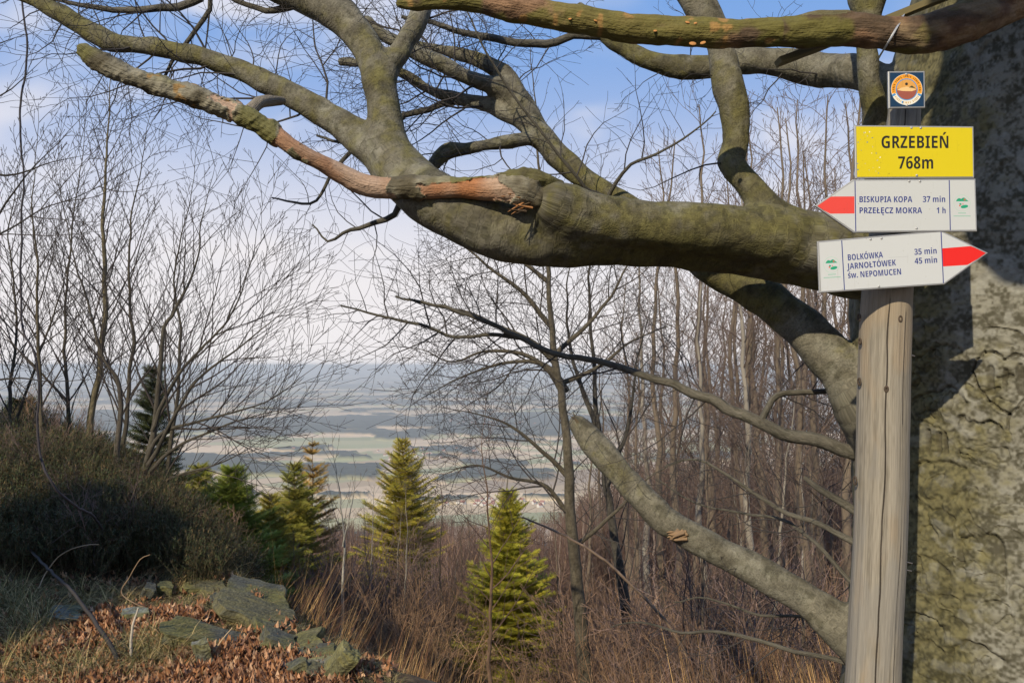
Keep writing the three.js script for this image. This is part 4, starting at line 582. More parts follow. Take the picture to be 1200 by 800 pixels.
{ // boughs reaching in from a tree beside the camera
  const g = [[[-120, 330, 4.2, 5], [-40, 292, 4.2, 3], [17, 267, 4.2, 2], [50, 246, 4.2, 1.8], [87, 233, 4.2, 1.5], [130, 213, 4.2, 1.2], [167, 187, 4.2, 1.3], [197, 163, 4.2, 0.8]], [[-30, 195, 4.3, 3.4], [5, 205, 4.3, 2.4], [60, 190, 4.3, 1.8], [108, 180, 4.3, 1]], [[-40, 300, 4.2, 3], [40, 196, 4.2, 1.8], [110, 120, 4.2, 0.9]], [[-120, 470, 4.1, 5], [0, 444, 4.1, 2.6], [60, 447, 4.1, 1.8], [135, 442, 4.1, 0.9]], [[-120, 160, 4.4, 4], [-20, 120, 4.4, 2.6], [25, 95, 4.4, 1.8], [60, 60, 4.4, 1]], [[-60, 60, 4.4, 3], [0, 50, 4.4, 2], [25, 40, 4.4, 1]]];
  guided('side_tree', 'thin bare dark boughs reaching in over the heather bank', null, g, { ...O1, density: 7, ratio: 0.42, wander: 0.34, angle: 0.7, from: 0.2, rmin: 0.0011, thick: 0.006 }, 21, [0.05, 0.045, 0.045], [0.1, 0.09, 0.085]);
}
// the tree in the middle of the view and its dark companions
const O2 = { slim: 0.85, density: 7.5, ratio: 0.6, wander: 0.34, angle: 0.75, rmin: 0.0024, thick: 0.008, col: [0.05, 0.042, 0.038], lift: 0.15, plane: V(0, 0.1, 1), maxLen: 1.5 };
{
  const D = 10.5, b = (rows) => rows.map(([x, y, r], i) => [x, y, D - 0.05 * i, r]);
  const tr = [[690, 860, 12], [684, 770, 10.5], [676, 680, 9.5], [669, 600, 8.8], [665, 530, 8], [658, 467, 7.4], [650, 417, 6.6], [645, 367, 6], [642, 313, 5.4], [637, 240, 4.6], [630, 170, 3.6], [625, 100, 2.4], [622, 40, 1.2]]; const gs = [b(tr),
    b([[645, 382, 4], [615, 345, 3.6], [580, 318, 3], [545, 290, 2.4], [510, 272, 1.4]]), b([[652, 425, 5], [620, 398, 4.4], [590, 385, 3.6], [550, 366, 2.8], [500, 357, 1.8], [462, 346, 1]]), b([[660, 460, 5], [640, 432, 4], [610, 414, 3.4], [565, 412, 2.8], [530, 424, 2.2], [495, 410, 1.6], [452, 404, 0.9]]),
    b([[664, 500, 4.6], [640, 470, 3.6], [600, 466, 3], [550, 480, 2.2], [500, 505, 1.5], [460, 532, 0.9]].map(q => [q[0], q[1] - 42, q[2]])), b([[668, 560, 4.4], [640, 532, 3.4], [600, 500, 2.8], [560, 485, 2], [520, 478, 1.2]]), b([[672, 610, 4], [640, 570, 3.2], [600, 560, 2.6], [560, 545, 2], [520, 556, 1.2], [490, 580, 0.8]]), b([[650, 415, 4], [690, 380, 3.2], [720, 340, 2.6], [745, 290, 1.8], [760, 250, 1]]), b([[655, 450, 4], [700, 430, 3.2], [740, 400, 2.4], [790, 380, 1.4]]), b([[642, 330, 3.6], [605, 300, 2.8], [570, 265, 2], [540, 250, 1.2]]), b([[640, 280, 3], [670, 230, 2.4], [690, 180, 1.4]]), b([[674, 640, 3.6], [720, 600, 3], [760, 560, 2.2], [800, 540, 1.2]])];
  gs.slice(1).forEach((g, i) => g.o = { from: 0.12 }); gs[0].o = { density: 4, from: 0.25, ratio: 0.5 };
  guided('slope_tree', 'bare tree with straight trunk and wide drooping boughs growing on the slope', null, gs, O2, 31, [0.07, 0.06, 0.045], [0.18, 0.155, 0.115]);
  guided('slope_tree', 'dark bare tree leaning beside the straight trunk on the slope', 'dark leaning slope trees', [[[752, 830, 12, 11], [735, 720, 12, 8.5], [722, 640, 12, 7], [710, 560, 12, 6], [700, 490, 12, 5], [694, 400, 12, 4.2], [690, 330, 12, 3.4], [700, 250, 12, 2.2], [705, 180, 12, 1]], [[712, 570, 12, 4], [735, 500, 12, 3], [748, 420, 12, 2.2], [770, 340, 12, 1.2]], [[700, 500, 12, 4], [670, 420, 12, 3], [665, 340, 12, 2.2], [675, 270, 12, 1.2]]], { ...O2, density: 6, angle: 0.6 }, 32, [0.045, 0.04, 0.035], [0.11, 0.1, 0.085]);
}
guided('slope_sapling', 'thin reddish sapling standing before the green spruce', null, [[[573, 830, 9, 4.4], [574, 740, 9, 3.8], [576, 660, 9, 3.2], [571, 590, 9, 2.6], [566, 520, 9, 1.8], [570, 460, 9, 0.9]]], { ...O1, density: 6, ratio: 0.5, angle: 0.7, col: [0.12, 0.075, 0.06] }, 33, [0.16, 0.1, 0.07], [0.26, 0.17, 0.12]);
guided('birch_sapling', 'thin white birch sapling among the reddish brush', null, [[[402, 790, 11, 3.2], [401, 720, 11, 3], [403, 640, 11, 2.6], [399, 590, 11, 2.2], [392, 540, 11, 1.4], [388, 500, 11, 0.8]], [[402, 640, 11, 1.8], [412, 590, 11, 1.4], [416, 545, 11, 0.8]]], { ...O1, density: 5, ratio: 0.4, col: [0.14, 0.1, 0.09] }, 34, [0.42, 0.40, 0.37], [0.62, 0.6, 0.56]);
guided('dead_snag', 'broken grey dead snag poking above the green spruce', null, [[[588, 800, 15.4, 5.5], [590, 660, 15.4, 4.6], [593, 600, 15.4, 4], [595, 556, 15.4, 3.4], [596, 548, 15.4, 1]]], { ...O1, density: 0.4, ratio: 0.1, maxLen: 0.3 }, 35, [0.16, 0.14, 0.11], [0.3, 0.27, 0.22]);
// tree variants for the wood: a trunk and a crown, one metre of trunk radius in proportion to height
const lower = (px) => px < 640 ? 604 + 14 * vn(px / 30, 1, 5) : px < 760 ? mix(604, 540, (px - 640) / 120) : 540;
const variants = [];
for (let k = 0; k < 6; k++) {
  const R = rng(100 + k), H0 = 10, pts = [], rad = []; let x = 0, z = 0; for (let i = 0; i <= 24; i++) { pts.push(V(x, H0 * i / 24, z)); rad.push(0.085 * (1 - 0.93 * i / 24) + 0.004); x += (R() - 0.5) * 0.13 + (k % 3 - 1) * 0.015; z += (R() - 0.5) * 0.13; }
  const a = new TB(); a.tube(pts, rad, 8, barkCol([0.075, 0.06, 0.045], k === 4 ? [0.36, 0.33, 0.28] : [0.20, 0.155, 0.11]), false, 0.15); const b = new TB();
  twigs(b, pts, rad, 3, 4, { density: 6.5, ratio: 0.52, wander: 0.36, angle: 0.75, rmin: 0.0032, thick: 0.007, col: [0.13, 0.092, 0.072], lift: 0.3, tropism: V(0, 0.3, 0), more: { 3: 1.1, 2: 0.75, 1: 0.75 } }, R, k % 2 ? 0.22 : 0.34); variants.push([a.geo(), b.geo()]);
}
{
  const R = rng(9), rows = []; const wood = 'bare trees of the wood beyond the signpost';
  const put = (px, d, h, k, label, turn = R() * 6.28) => { const x = (px - 600) / F * d, z = -d, t = thing('woodland_tree', label, 'tree', V(x, H(x, z) - 0.05, z), wood); mesh('trunk', variants[k][0], M.twig, t); mesh('crown', variants[k][1], M.twig, t); t.scale.set(h / 10, h / 10, h / 10); t.rotation.y = turn; };
  const LW = 'thin bare tree in the wood on the slope beyond the signpost', LB = 'pale barked thin tree in the wood beyond the signpost';
  for (const [px, d, h] of [[785, 16, 11], [805, 19, 13], [822, 15, 9], [843, 21, 15], [862, 18, 13], [884, 14, 9.5], [902, 23, 16], [921, 17, 12], [938, 20, 14], [955, 15, 11], [972, 24, 17], [990, 18, 14], [765, 24, 14], [748, 28, 14], [812, 30, 17], [835, 34, 19], [874, 28, 17], [893, 33, 19], [914, 36, 21], [930, 29, 18], [950, 38, 21], [965, 31, 19], [982, 27, 17], [998, 35, 21], [722, 32, 13], [735, 22, 10], [776, 40, 19], [797, 44, 21], [826, 48, 22], [855, 42, 22], [887, 46, 23], [943, 47, 24], [977, 44, 23], [1008, 25, 17], [706, 40, 15], [690, 30, 11], [758, 50, 19], [907, 52, 25], [870, 55, 24]]) { const k = Math.floor(R() * 6); put(px, d, h, k, k === 4 ? LB : LW); }
  const LS = 'thin bare sapling among the brush on the slope', SGp = 'saplings in the brush';
  for (let i = 0; i < 58; i++) { const d = 8.5 + 12 * R(), px = 330 + 680 * R(), x = (px - 600) / F * d, z = -d; if (px > 540 && px < 650 && d < 14.5) { R(); R(); continue; } const y = H(x, z) - 0.05, lim = px < 640 ? 560 + 60 * R() : 420 + 160 * R(), h = Math.min(2 + 3.6 * R(), EYE - (lim - 428) / F * d - y); if (h < 1.2) continue; const k = Math.floor(R() * 6), t = thing('slope_sapling', LS, 'tree', V(x, y, z), SGp); mesh('trunk', variants[k][0], M.twig, t); mesh('crown', variants[k][1], M.twig, t); t.scale.set(h / 10 * 0.9, h / 10, h / 10 * 0.9); t.rotation.set((R() - 0.5) * 0.25, R() * 6.28, (R() - 0.5) * 0.25); }
  // the wood further down the slope, one mass
  const far = [[], [], []], m4 = new THREE.Matrix4(), q = new THREE.Quaternion(), up = V(0, 1, 0);
  for (let i = 0; i < 5200; i++) { const d = 34 * Math.pow(22, R()), px = -80 + 1180 * R(), x = (px - 600) / F * d, z = -d, y = H(x, z), lim = lower(px) + 26 * R() * R(), top = EYE - (lim - 428) / F * d; let h = Math.min(9 + 10 * R(), top - y); if (h < 3.5 || y < PLAIN) continue; q.setFromAxisAngle(up, R() * 6.28); const s = h / 10; far[i % 3].push(m4.compose(V(x, y - 0.1, z), q, V(s * (0.9 + 0.5 * R()), s, s * (0.9 + 0.5 * R()))).clone()); }
  far.forEach((l, k) => { const g = mergeGeometries(variants[k * 2 % 6].map(v => v.clone())), im = new THREE.InstancedMesh(g, M.twig, l.length), c = new THREE.Color(); l.forEach((m, i) => { im.setMatrixAt(i, m); const b = 0.8 + 0.6 * R(); im.setColorAt(i, c.setRGB(1.1 * b, 0.95 * b, 0.95 * b)); }); im.name = nm('far_wood'); tag(im, 'leafless reddish brown wood covering the slope below', 'wood', null, 'stuff'); scene.add(im); });
}
{ // brush: dense reddish twigs on the slope
  const shrubs = []; for (let k = 0; k < 4; k++) { const R = rng(200 + k), tb = new TB(), tg = k > 1; for (let s = 0; s < (tg ? 6 : 9); s++) { const a = R() * 6.28, e = (tg ? 0.9 : 0.45) * R() + 0.05; grow(tb, V(Math.cos(a) * 0.15, 0, Math.sin(a) * 0.15), V(Math.cos(a) * e, 1, Math.sin(a) * e).normalize(), 0.65 + 0.4 * R(), 0.0085, 2, { density: 11, ratio: 0.5, wander: tg ? 0.5 : 0.3, angle: tg ? 0.95 : 0.65, rmin: 0.0014, thick: 0.006, col: (b => [0.25 * b, 0.158 * b, 0.108 * b])(0.55 + 0.9 * R()), tropism: V(0, 0.2, 0), more: { 2: 1.0, 1: 1.4 } }, R); } shrubs.push(tb.geo()); }
  const R = rng(12), L = [[], [], [], []], m4 = new THREE.Matrix4(), q = new THREE.Quaternion(), up = V(0, 1, 0);
  for (let i = 0; i < 1700; i++) { const d = 6.5 * Math.pow(9, Math.pow(R(), 0.8)), px = 150 + 900 * R(), x = (px - 600) / F * d, z = -d; if (d < zE(x) + 1.6 || (px > 505 && px < 690 && d < 14.8 && R() > 0.05) || (d < 10 && R() > 0.4) || fbm(x * 0.7, z * 0.7, 4, 2) < 0.40) continue; const y = H(x, z), lim = px < 330 ? 650 : px < 640 ? 612 + 40 * R() : 560 + 120 * R(), top = EYE - (lim + (d < 12 ? 60 : 0) - 428) / F * d, h = Math.min(0.8 + 2.4 * R(), top - y); if (h < 0.5) continue; q.setFromAxisAngle(up, R() * 6.28); L[i % 4].push(m4.compose(V(x, y - 0.05, z), q, V(h * (0.7 + 0.5 * R()), h, h * (0.7 + 0.5 * R()))).clone()); }
  for (let i = 0; i < 46; i++) { const d = 5.7 + 3.6 * R(), px = -60 + 330 * R(), x = (px - 600) / F * d, z = -d; if (x > -2.1 || d > zE(x) + 1.2) continue; const h = 0.35 + 0.45 * R(); q.setFromAxisAngle(up, R() * 6.28); L[i % 4].push(m4.compose(V(x, H(x, z), z), q, V(h, h, h)).clone()); }
  L.forEach((l, k) => { const im = new THREE.InstancedMesh(shrubs[k], M.twig, l.length), c = new THREE.Color(); l.forEach((m, i) => { im.setMatrixAt(i, m); const b = 0.5 + 0.8 * R(), e = m.elements, t = sst(0.38, 0.62, fbm(e[12] * 0.45, e[14] * 0.45, 3, 2)) * 0.8 + 0.2 * R(); im.setColorAt(i, c.setRGB(b * mix(0.78, 1.15, t), b * mix(0.86, 1.12, t), b * mix(1.15, 0.9, t))); }); im.name = nm('brush'); tag(im, 'tangled leafless reddish brush covering the slope', 'brush', null, 'stuff'); scene.add(im); });
}
// spruces
function spruce(label, group, px, py, d, half, tone, seed, base, o = {}) {
  const R = rng(seed), top = at(px, py, d), yb = base ?? H(top.x, top.z) - 0.05, h = top.y - yb, r0 = half / F * d, pos = V(top.x, yb, top.z), t = thing('spruce_tree', label, 'tree', pos, group);
  const tr = new TB(), tp = [], rd = []; for (let i = 0; i <= 10; i++) { tp.push(V(0.01 * Math.sin(i), h * i / 10, 0.01 * Math.cos(i * 2))); rd.push(Math.max(0.006, h * 0.012 * (1 - i / 10.2))); } tr.tube(tp, rd, 7, [0.16, 0.11, 0.075]); mesh('trunk', tr.geo(), M.twig, t);
  const cr = new TB(), wh = Math.round(o.whorls ?? 26), A = V(), dirv = V();
  const sprig = (p, dv, len, c) => { const n = 5, sd = V().crossVectors(dv, V(R() - 0.5, R() + 0.4, R() - 0.5)).normalize(), s2 = V().crossVectors(dv, sd).normalize(), w = len * 0.27; for (const s of [sd, s2]) for (let k = 0; k < n; k++) { const f = k / n, b = p.clone().addScaledVector(dv, len * f); for (const g of [-1, 1]) { const e = b.clone().addScaledVector(dv, len * 0.30).addScaledVector(s, g * w * (1.1 - 0.5 * f)); cr.tri(b.clone().addScaledVector(dv, -len * 0.035), e, b.clone().addScaledVector(dv, len * 0.09), c); } } };
  for (let k = 0; k < wh; k++) {
    const f = (k + 0.3 * R()) / wh, y = h * (0.03 + 0.96 * f), len = r0 * Math.pow(1 - f, o.pow ?? 0.8) * (0.8 + 0.35 * R()) + 0.03, nb = Math.round(mix(11, 4, f));
    for (let b = 0; b < nb; b++) {
      if (R() < (o.gap ?? 0.06)) continue; const a = (b + R() * 0.8) / nb * 6.283, L = len * (0.5 + 0.75 * R()), rise = mix(0.0, 0.8, f) + 0.25 * (R() - 0.5), n = Math.max(3, Math.round(L / 0.085));
      const P = i => { const u = i / n; return V(Math.cos(a) * L * u, y + L * (rise * u - 0.32 * u * (1.35 - u) * (1 - f)), Math.sin(a) * L * u); }; const bp = []; for (let i = 0; i <= n; i++) bp.push(P(i)); cr.tube(bp, bp.map((_, i) => 0.006 * (1 - i / n) + 0.0015), 3, [0.12, 0.085, 0.05]);
      for (let i = 0; i < n; i++) { dirv.subVectors(bp[i + 1], bp[i]).normalize(); const v = (0.65 + 0.7 * R()), c = [tone[0] * v * (1 + 0.25 * R()), tone[1] * v, tone[2] * v]; sprig(bp[i], dirv.clone(), 0.13, c); for (const s of [-1, 1]) { const w = V(-Math.sin(a) * s, -0.12 + 0.25 * R(), Math.cos(a) * s).addScaledVector(dirv, 0.75).normalize(), l = Math.min(0.30, 0.07 + 0.45 * L * (1 - i / n)) * (0.7 + 0.5 * R()), m = Math.max(1, Math.round(l / 0.09)); for (let j = 0; j < m; j++) sprig(bp[i].clone().addScaledVector(w, l * j / m), w, 0.135, c); } }
    }
  }
  mesh('crown', cr.geo(), M.green, t); return t;
}
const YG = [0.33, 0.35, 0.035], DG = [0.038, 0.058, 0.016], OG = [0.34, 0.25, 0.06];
spruce('bright green young spruce standing alone among reddish brush', null, 596, 574, 14, 88, YG, 1, undefined, { whorls: 64, pow: 0.78 });
spruce('yellowish green spruce with narrow spire above the reddish brush', null, 472, 512, 21, 76, [0.33, 0.32, 0.042], 2, undefined, { whorls: 60, pow: 0.7 });
spruce('sparse yellowish spruce with thin spire beside a smaller green spruce', null, 366, 512, 17, 62, OG, 3, undefined, { whorls: 24, gap: 0.3, pow: 0.9 });
spruce('small green spruce beside the sparse yellowish spruce', null, 345, 540, 16, 70, [0.22, 0.24, 0.035], 4, undefined, { whorls: 36, gap: 0.15 });
const SG = 'green spruces behind the heather bank', SL = 'dense green young spruce at the edge of the heather bank';
spruce(SL, SG, 271, 547, 11.5, 90, [0.18, 0.25, 0.035], 5, undefined, { whorls: 40, gap: 0.1 }); spruce(SL, SG, 233, 545, 12.5, 84, [0.22, 0.25, 0.038], 6); spruce(SL, SG, 204, 560, 13.5, 66, [0.22, 0.24, 0.038], 7); spruce(SL, SG, 316, 578, 14, 70, [0.25, 0.25, 0.038], 8);
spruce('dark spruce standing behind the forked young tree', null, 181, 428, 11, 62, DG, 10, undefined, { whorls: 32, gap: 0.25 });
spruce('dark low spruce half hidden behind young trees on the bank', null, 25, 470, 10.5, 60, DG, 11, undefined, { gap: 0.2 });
// spruces beside and behind the viewer, whose shade lies over the bank
for (const [x, z, h, r, s] of [[-7.6, 2.4, 7.2, 1.7, 41], [-9.6, 0.4, 8.5, 1.9, 42], [-5.2, 4.8, 6.6, 1.5, 43], [-6.4, 1.4, 6.0, 1.5, 53], [4, 9, 11, 2.4, 44], [8, 7, 12, 2.6, 45], [11, 2, 12, 2.6, 46], [1, 12, 12, 2.5, 47], [6, 13, 14, 2.8, 48], [13, 8, 14, 2.8, 49], [-12, -3, 8, 2, 50], [12, -4, 12, 2.5, 51], [-14, 4, 11, 2.5, 52]]) { const R = rng(s); const t = thing('spruce_tree', 'tall dark spruce standing behind the viewpoint', 'tree', V(x, H(x, z) - 0.05, z), 'spruces beside the summit'); const tb = new TB(), tk = new TB(); tk.tube([V(0, 0, 0), V(0, h * 0.5, 0), V(0, h, 0)], [0.1, 0.06, 0.01], 7, [0.16, 0.11, 0.07]); for (let k = 0; k < 2600; k++) { const f = R() ** 1.1, a = R() * 6.28, q = Math.sqrt(R()), rr = r * (1 - f) * q + 0.05, p = V(Math.cos(a) * rr, h * (0.08 + 0.9 * f) - 0.3 * rr, Math.sin(a) * rr), d = V(Math.cos(a), -0.3 + 0.5 * R(), Math.sin(a)).normalize(), sd = V(-Math.sin(a), 0.3 * (R() - 0.5), Math.cos(a)); tb.tri(p.clone().addScaledVector(sd, -0.12), p.clone().addScaledVector(d, 0.35), p.clone().addScaledVector(sd, 0.12), DG); } mesh('trunk', tk.geo(), M.twig, t); mesh('crown', tb.geo(), M.green, t); }
// ---------------------------------------------------------------- rocks, leaves, grass, heather
M.rock = std({ vertexColors: true, bumpScale: 0.012, bumpMap: tex(512, 512, (u, v) => 0.5 * pf(u, v, 6, 24, 3, 5) + 0.5 * pf(u, v, 40, 40, 5, 3), false), map: tex(512, 512, (u, v) => { const a = 0.5 * pf(u, v, 6, 7, 43, 5) + 0.5 * pf(u, v, 5, 40, 44, 4), b = pf(u, v, 60, 60, 47, 3); const k = 0.25 + 0.9 * a + 0.9 * (b - 0.5); return mix3([k, k, k * 0.98], [k * 1.1, k * 1.05, k * 0.8], sst(0.45, 0.6, a)); }) });
function slab(px, py, d, w, h, tilt, yaw, seed, tone, deep = 0.6) {
  const R = rng(seed), W = w / F * d, T = h / F * d * 0.85, Dp = W * deep + 0.03, g = new THREE.BoxGeometry(1, 1, 1, 16, 6, 12).toNonIndexed(), P = g.attributes.position, U = [], C = [], s = seed * 3.7;
  const cutA = R() * 0.5, cutB = R() * 0.5;
  for (let i = 0; i < P.count; i++) {
    let x = P.getX(i), y = P.getY(i), z = P.getZ(i); const lay = Math.floor((y + 0.5) * 3.999) / 4;
    const k = 0.86 + 0.25 * (fbm(x * 1.6 + s, z * 1.6, lay * 3 + s, 3) - 0.5) + 0.10 * (h3(Math.round(lay * 8), seed, 4) - 0.5), ang = Math.atan2(z, x), rim = 1 - 0.22 * Math.max(0, Math.cos(2 * ang + cutA * 6)) - 0.16 * Math.max(0, Math.cos(3 * ang + cutB * 9));
    x *= k * rim; z *= k * rim; y *= 0.8 + 0.5 * (fbm(x * 1.2 + s, z * 1.2, s, 2) - 0.3); y += 0.18 * (fbm(x * 4, z * 4, s, 3) - 0.5);
    P.setXYZ(i, x * W, y * T, z * Dp); U.push(x * W / 0.5 + z * Dp, y * T / 0.5 + z * Dp / 0.5);
    const m = sst(0.42, 0.60, fbm(x * W * 7 + s, y * T * 7, z * Dp * 7, 4)), b = 0.7 + 0.6 * fbm(x * 6, y * 6, z * 6 + s, 2); C.push(...mix3(tone.map(v => v * b), [0.17 * b, 0.165 * b, 0.055 * b], m * 0.75));
  }
  g.setAttribute('uv', new THREE.Float32BufferAttribute(U, 2)); g.setAttribute('color', new THREE.Float32BufferAttribute(C, 3)); g.computeVertexNormals();
  const m = mesh('rock_slab', g, M.rock); const hp = hit(px, py + h * 0.5); m.position.copy(hp).add(V(0, T * 0.6, -Dp * 0.1)); m.rotation.set((R() - 0.3) * 0.2 + 0.16, yaw, -tilt, 'ZYX'); return m;
}
const GB = [0.11, 0.115, 0.098], GR = [0.155, 0.148, 0.092];
const RK = [[298, 722, 5.0, 118, 17, 0.40, 0.25, 1, GR, 0.5, 'largest pale mossy rock slab, tilted down the edge of the outcrop'], [238, 690, 5.5, 56, 12, 0.1, 0.1, 2, GR, 0.7, 'flat mossy rock slab tucked under the grassy hummock'], [300, 698, 5.55, 80, 7, 0.28, 0.3, 3, GB, 0.8, 'thin bluish grey slab behind the largest rock slab'], [250, 752, 4.62, 132, 15, 0.36, 0.3, 4, GB, 0.35, 'long narrow rock slab half buried in fallen leaves'], [212, 742, 4.65, 42, 24, 0.1, -0.2, 5, GB, 0.7, 'mossy blocky rock at the upper end of the long narrow slab'], [236, 766, 4.45, 22, 34, -0.25, 0.3, 6, [0.26, 0.27, 0.26], 0.6, 'upright wedge of grey rock below the long narrow slab'], [356, 756, 4.7, 52, 15, -0.2, 0.2, 7, GR, 0.7, 'small pale flat slab, topmost of the little stack at the edge'], [368, 772, 4.66, 62, 12, -0.12, 0.1, 8, GB, 0.7, 'small flat slab, second of the little stack at the edge'], [325, 754, 4.85, 46, 18, 0.35, 0.2, 9, GB, 0.6, 'dark rock wedged under the largest rock slab'], [400, 780, 4.35, 28, 44, 0.65, 0.2, 10, [0.27, 0.27, 0.23], 0.6, 'pointed grey rock leaning at the outer end of the outcrop'], [349, 786, 4.3, 30, 22, -0.4, 0.2, 11, GB, 0.6, 'dark angular rock among leaves below the little stack'], [74, 722, 4.75, 48, 14, 0.05, 0.1, 12, [0.24, 0.27, 0.28], 0.7, 'bluish grey stone sunk in grass far from the outcrop edge'], [156, 722, 4.75, 36, 16, -0.08, 0.4, 13, [0.23, 0.26, 0.27], 0.7, 'bluish grey stone sunk in leaves behind the pale twig'], [192, 692, 5.3, 22, 18, 0.1, 0.2, 14, GB, 0.8, 'small rounded mossy stone at the foot of the heather bank'], [172, 694, 5.3, 16, 20, 0.5, 0.2, 15, GB, 0.7, 'narrow stone leaning at the foot of the heather bank'], [384, 784, 4.6, 58, 11, -0.05, 0.2, 16, [0.3, 0.29, 0.25], 0.6, 'thin pale slab, lowest of the little stack at the edge'], [212, 640, 6.2, 30, 12, 0.15, 0.2, 17, GB, 0.8, 'grey stone at the top of the grassy hummock']];
RK.push([318, 742, 4.85, 60, 8, 0.42, 0.2, 18, GB, 0.5, 'thin dark slab just under the lower edge of the largest slab'], [345, 770, 4.5, 50, 9, 0.3, 0.3, 19, GR, 0.5, 'thin mossy slab between the dark angular rock and the little stack'], [376, 792, 4.25, 44, 12, 0.35, 0.1, 20, GR, 0.6, 'low mossy slab at the foot of the pointed grey rock'], [180, 744, 4.6, 40, 9, 0.1, 0.3, 21, GB, 0.6, 'low flat stone leading to the mossy blocky rock'], [262, 706, 5.2, 44, 8, 0.3, 0.2, 22, GB, 0.6, 'thin grey slab at the upper end of the largest slab']);
for (const r of RK) tag(slab(...r.slice(0, 10)), r[10], 'rock', 'rocks of the summit outcrop');
const gn = (x, z) => { const e = 0.12; return V(H(x - e, z) - H(x + e, z), 2 * e, H(x, z - e) - H(x, z + e)).normalize(); };
{ // fallen leaves
  const leaf = (s, cu) => { const tb = new TB(), w = [0, 0.55, 0.8, 0.6, 0.0], c = [1, 1, 1]; const L = [], Rr = [], Cn = []; for (let i = 0; i < 5; i++) { const x = (i / 4 - 0.5) * 0.075, b = cu * (i / 4 - 0.5) ** 2 * 0.16; Cn.push(V(x, b, 0)); L.push(V(x, b + s * w[i] * 0.006, w[i] * 0.026)); Rr.push(V(x, b + s * w[i] * 0.009, -w[i] * 0.024)); } for (let i = 0; i < 4; i++) { tb.tri(Cn[i], L[i], L[i + 1], c); tb.tri(Cn[i], L[i + 1], Cn[i + 1], c); tb.tri(Cn[i], Cn[i + 1], Rr[i + 1], c); tb.tri(Cn[i], Rr[i + 1], Rr[i], c); } return tb.geo(); };
  const gs = [leaf(1.0, 1), leaf(1.5, -0.6), leaf(-0.9, 1.4)], R = rng(31), pal = [[0.30, 0.135, 0.055], [0.20, 0.085, 0.04], [0.40, 0.21, 0.11], [0.25, 0.11, 0.05], [0.14, 0.07, 0.04], [0.44, 0.28, 0.17]], L = [[], [], []];
  const m4 = new THREE.Matrix4(), q = new THREE.Quaternion(), e = new THREE.Euler(), lm = std({ vertexColors: true, roughness: 0.7, side: THREE.DoubleSide });
  for (let i = 0; i < 44000; i++) { const D = 3.6 + 4.6 * R() ** 1.3, px = -60 + 530 * R(), x = (px - 600) / F * D, z = -D; if (D > zE(x) + 0.7) continue; const n = fbm(x * 1.9 + 3, z * 1.9, 2, 3); if (R() > sst(0.38, 0.58, n) + 0.08 || (D > 5.6 && x < -2.3 && R() > 0.2)) continue; q.setFromEuler(e.set((R() - 0.5) * 0.8, R() * 6.28, (R() - 0.5) * 0.8, 'YXZ')); const s = 0.42 + 0.42 * R(); L[i % 3].push([m4.compose(V(x, H(x, z) + 0.006 + 0.03 * R(), z), q, V(s, s, s)).clone(), pal[Math.floor(R() * pal.length)], 0.75 + 0.5 * R()]); }
  L.forEach((l, k) => { const im = new THREE.InstancedMesh(gs[k], lm, l.length), c = new THREE.Color(); l.forEach(([m, p, b], i) => { im.setMatrixAt(i, m); im.setColorAt(i, c.setRGB(p[0] * b, p[1] * b, p[2] * b)); }); im.name = nm('leaf_litter'); tag(im, 'fallen brown beech leaves strewn over the ground', 'leaves', null, 'stuff'); scene.add(im); });
}
const blade = (tb, p, d, len, w, droop, c, n = 4) => { const s = V(-d.z, 0, d.x).normalize().multiplyScalar(w); if (s.lengthSq() < 1e-9) s.set(w, 0, 0); let a = p.clone(), v = d.clone(), pl = a.clone().sub(s), prr = a.clone().add(s); for (let i = 1; i <= n; i++) { v.y -= droop / n; v.normalize(); a = a.clone().addScaledVector(v, len / n); const k = 1 - i / n, l2 = a.clone().addScaledVector(s, -k), r2 = a.clone().addScaledVector(s, k); tb.tri(pl, prr, r2, c); if (i < n) tb.tri(pl, r2, l2, c); pl = l2; prr = r2; } };
function scatter(name, label, cat_, gs, mat, list) { list.forEach((l, k) => { const im = new THREE.InstancedMesh(gs[k], mat, l.length), c = new THREE.Color(); l.forEach(([m, p], i) => { im.setMatrixAt(i, m); im.setColorAt(i, c.setRGB(...p)); }); im.name = nm(name); tag(im, label, cat_, null, 'stuff'); scene.add(im); }); }
const bm = std({ vertexColors: true, roughness: 0.8, side: THREE.DoubleSide });
const place = (x, z, s, R, sy = 1) => new THREE.Matrix4().compose(V(x, H(x, z) - 0.01, z), new THREE.Quaternion().setFromUnitVectors(V(0, 1, 0), gn(x, z).lerp(V(0, 1, 0), 0.5).normalize()).multiply(new THREE.Quaternion().setFromAxisAngle(V(0, 1, 0), R() * 6.28)), V(s, s * sy, s));
